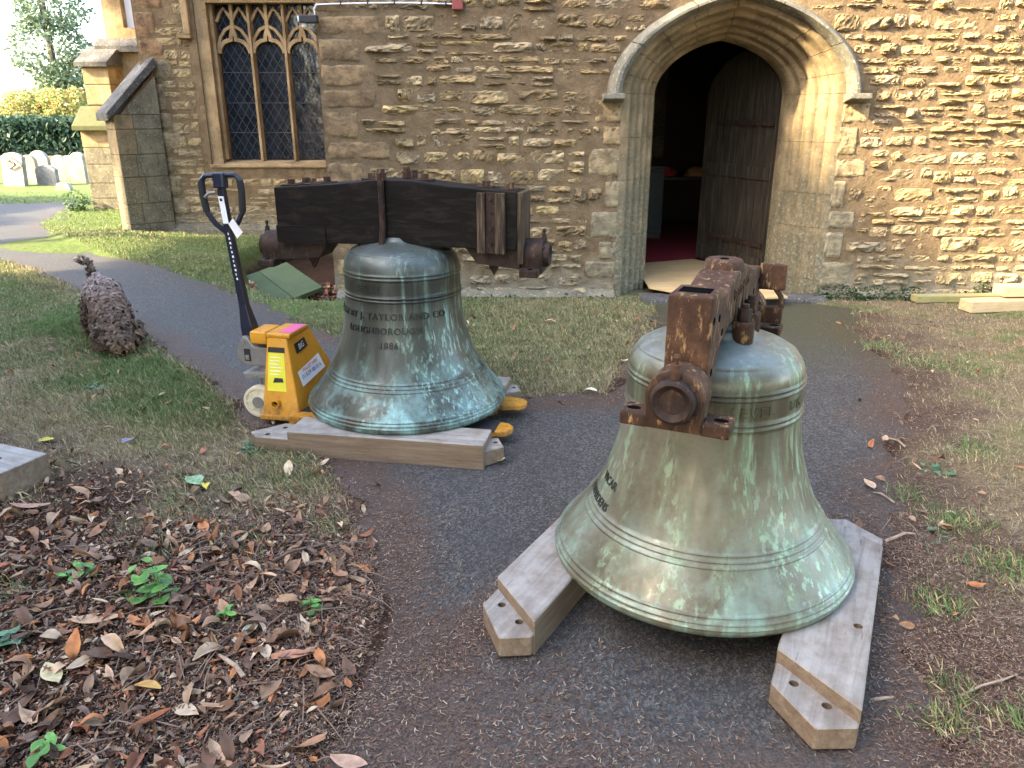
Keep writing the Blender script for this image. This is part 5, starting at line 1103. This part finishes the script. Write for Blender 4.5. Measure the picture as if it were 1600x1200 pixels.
a = g_.uniform(0, 2 * np.pi, n); L = g_.uniform(.003, .009, n); w = g_.uniform(.0007, .0016, n); z = np.where(sdist(x, y) < 0, .0055, gz(x, y) + .004) + g_.random(n) * .004; tl = g_.normal(0, .25, n) * L
dx, dy = np.cos(a), np.sin(a)
V = np.stack([np.stack([x - dx * L - dy * w, y - dy * L + dx * w, z], -1), np.stack([x - dx * L + dy * w, y - dy * L - dx * w, z], -1), np.stack([x + dx * L + dy * w, y + dy * L - dx * w, z + np.abs(tl)], -1), np.stack([x + dx * L - dy * w, y + dy * L + dx * w, z + np.abs(tl)], -1)], 1).reshape(-1, 3)
NC = np.array([(.10, .055, .036), (.15, .085, .055), (.24, .15, .09), (.065, .04, .03), (.36, .27, .19), (.17, .08, .045)])
o = obj('needle_litter', mesh_np('needle_litter', V, np.arange(4 * n).reshape(n, 4), M['leaf'], np.repeat(NC[g_.integers(0, 6, n)] * (.5 + .5 * g_.random((n, 1))), 4, 0))); tag(o, 'reddish brown needles and chaff strewn over the path and earth', 'litter', kind='stuff')
# thin twigs in the litter
tw = MB(); rr = random.Random(5)
def twig_pts(x, y, a, L, z=.012, bend=.25):
    pts = []; 
    for i in range(4):
        pts.append((x, y, float(gz(x, y)) + z + (.012 if i in (1, 2) else 0))); a += rr.uniform(-bend, bend); x += math.cos(a) * L / 3; y += math.sin(a) * L / 3
    return pts
for i in range(330):
    if rr.random() < .72: x, y = rr.uniform(-2.2, -.45), rr.uniform(1.3, 2.7)
    else: x, y = rr.uniform(1.35, 2.6), rr.uniform(1.6, 4.2)
    tw.tube(twig_pts(x, y, rr.uniform(0, 6.28), rr.uniform(.04, .2)), [.0022, .002, .0018, .001], 4)
o = tw.build('twigs', M['vcol'], col=(.19, .135, .10)); tag(o, 'thin dry twigs scattered through the litter', 'twigs', kind='stuff')
for lab, x, y, a, L, r in (('thick dark branch lying across the foreground litter', -.89, 2.48, .45, .24, .008), ('forked pale twig at the far end of the right bearer', 1.47, 2.655, .45, .15, .007), ('pale broken stick standing out of the litter near the path', -.78, 1.83, 2.3, .13, .008),
        ('curved pale stick on the bare earth at the right', 1.66, 2.98, 1.9, .12, .005), ('short brown stick beside the near end of the right bearer', 1.02, 1.80, .25, .10, .006), ('long thin twig at the right edge of the picture', 1.30, 1.80, .3, .22, .004), ('grey twig on the path edge right of the front bell', 1.98, 3.55, 2.2, .15, .005)):
    o = MB().tube(twig_pts(x, y, a, L, r + .006, .35), [r, r * .9, r * .8, r * .5], 7).build('stick', M['vcol'], smooth=True, col=(.13, .085, .06) if 'dark' in lab else (.30, .22, .16)); tag(o, lab, 'stick', 'fallen sticks')
for lab, x, y, L, asp, c in (('pale tan leaf on the path edge right of the front bell', 1.62, 3.14, .085, .26, (.50, .34, .22)), ('small pale leaf on the path beyond the tan one', 1.93, 3.66, .06, .28, (.45, .30, .2)), ('yellowish leaf beside the end of the near bearer', -.055, 3.40, .07, .36, (.52, .48, .24)),
        ('curled tan leaf on the needles left of the path', -.62, 2.38, .075, .25, (.36, .19, .10)), ('large curled pale brown leaf in the left litter', -1.35, 2.09, .14, .20, (.42, .26, .15)), ('cream leaf in the lower left litter', -1.36, 1.86, .10, .28, (.50, .42, .22)), ('orange leaf in the lower left litter', -1.05, 1.80, .085, .2, (.45, .26, .07)),
        ('long reddish leaf upright near the stick', -.66, 1.92, .12, .18, (.36, .17, .10)), ('long pink tan leaf in front of the oak block', -2.06, 2.93, .16, .14, (.42, .24, .17)), ('grey green leaf on the litter by the path', -.82, 2.01, .07, .38, (.30, .33, .25)), ('yellow leaf on the grass behind the oak block', -2.38, 3.62, .07, .32, (.50, .40, .05)),
        ('large green leaf on the worn grass', -1.45, 3.17, .11, .38, (.22, .36, .20)), ('yellow scrap of leaf beside the green one', -1.38, 3.12, .05, .4, (.55, .45, .06)), ('purplish leaf on the lawn', -1.95, 3.60, .07, .30, (.22, .19, .26)), ('tan leaf lying on the lawn in front of the tower', .30, 5.95, .10, .25, (.45, .28, .17)), ('white leaf on the lawn beside the front bell', .47, 4.38, .08, .3, (.62, .60, .50)),
        ('long tan leaf on the worn grass left of the path', -1.22, 3.03, .12, .16, (.42, .25, .16)), ('rust coloured leaf at the lower left', -.98, 1.68, .10, .2, (.34, .13, .06)), ('tan leaf on the path edge at the bottom', -.42, 1.55, .10, .24, (.40, .25, .17))):
    V, F, C = leaves(np.zeros(1), np.zeros(1), np.zeros(1), np.array([L * 1.1]), np.array([asp]), np.array([c]), g_, .10, 9); V[:, 2] *= .55
    o = obj('fallen_leaf', mesh_np('fallen_leaf', V, F, M['leaf'], C, True), None, (x, y, (float(gz(x, y)) if sdist(np.array([x]), np.array([y]))[0] > 0 else .006) + .016)); tag(o, lab, 'leaf', 'single fallen leaves')
# seedlings and weeds
def plant(label, x, y, h, n, ls, cols, seed, spread=.5):
    q = random.Random(seed); T = thing('seedling', label, 'plant', (x, y, float(gz(x, y)) - .005), q.uniform(0, 6), 'green seedlings and weeds'); st = MB(); VV, FF, CC = [], [], []; gq = np.random.default_rng(seed); b = 0
    for s in range(max(1, n // 6)):
        dx, dy = (q.uniform(-.04, .04), q.uniform(-.04, .04)) if s else (0, 0); hh = h * q.uniform(.6, 1) if s else h; st.tube([(dx, dy, 0), (dx * 1.2, dy * 1.2, hh * .5), (dx * 1.4, dy * 1.4, hh)], [.003, .0025, .0012], 5)
        for k in range(min(n, 7)):
            a = k * 2.4 + s; f = (k + 1.5) / 8; V, F, C = leaves(np.zeros(1), np.zeros(1), np.zeros(1), np.array([ls * (1.15 - .5 * f)]), np.array([.34]), np.array([cols[q.randrange(len(cols))]]), gq, .12)
            V = V - V.mean(0); V[:, 2] *= .5; ca, sa = math.cos(a), math.sin(a); r = ls * spread * (1.2 - .5 * f)
            VV.append(V + np.array((dx * 1.3 + ca * r, dy * 1.3 + sa * r, hh * f + q.uniform(-.01, .01)))); FF.append(F + b); CC.append(C); b += len(V)
    st.build('stem', M['vcol'], T, col=(.10, .15, .05)); obj('leaves', mesh_np('leaves', np.concatenate(VV), np.concatenate(FF), M['grass'], np.concatenate(CC), True), T)
NG = [(.10, .24, .045), (.13, .30, .06), (.08, .19, .045)]; IV = [(.07, .15, .08), (.10, .19, .11)]
plant('bright green nettle seedling in the middle of the litter', -1.20, 2.22, .17, 18, .07, NG, 1); plant('small green seedling at the lower left corner', -1.22, 1.58, .06, 7, .06, NG, 2); plant('dark green weed at the left edge of the litter', -1.60, 1.98, .07, 12, .06, IV, 3); plant('low green weed left of the nettle seedling', -1.52, 2.36, .06, 12, .055, NG, 4)
plant('green weed on the litter close to the path', -.66, 2.16, .05, 12, .045, NG, 5); plant('tiny green sprout beside the dark hollow in the litter', -.92, 2.10, .05, 7, .045, NG, 6); plant('grey green ivy sprig on the path by the left bearer', -.18, 2.50, .02, 14, .035, IV, 7, .9); plant('bluish weed in front of the pallet truck', -1.30, 3.56, .04, 14, .06, IV, 8, .9)
plant('flat bluish weed on the worn left lawn', -2.55, 4.45, .03, 14, .06, IV, 9, .9); plant('flat weed on the bare earth right of the front bell', 1.72, 2.72, .02, 12, .045, IV, 10, .9); plant('small weed at the edge of the earth on the right', 2.02, 3.28, .02, 12, .05, IV, 12, .9)
for i, (x, y, lab) in enumerate(((3.15, 6.80, 'dark ivy growing at the foot of the wall right of the door'), (3.55, 6.82, 'low ivy patch behind the end of the green plank'), (2.85, 6.86, 'ivy clump beside the right jamb of the door'), (4.25, 6.87, 'ivy along the wall foot behind the pine beams'), (-.10, 6.80, 'small weeds at the foot of the tower wall'), (.75, 6.80, 'weed clump left of the door jamb'))):
    tree('ivy_clump', lab, 'ivy', x, y, 0, [((-.12, .03, .03), (.26, .05, .05)), ((.12, .05, .07 if i < 4 else .03), (.20, .04, .08 if i < 4 else .03))], 420 if i < 4 else 120, .014, [(.03, .06, .025), (.05, .085, .035)], 120 + i, group='ivy and weeds at the wall foot')
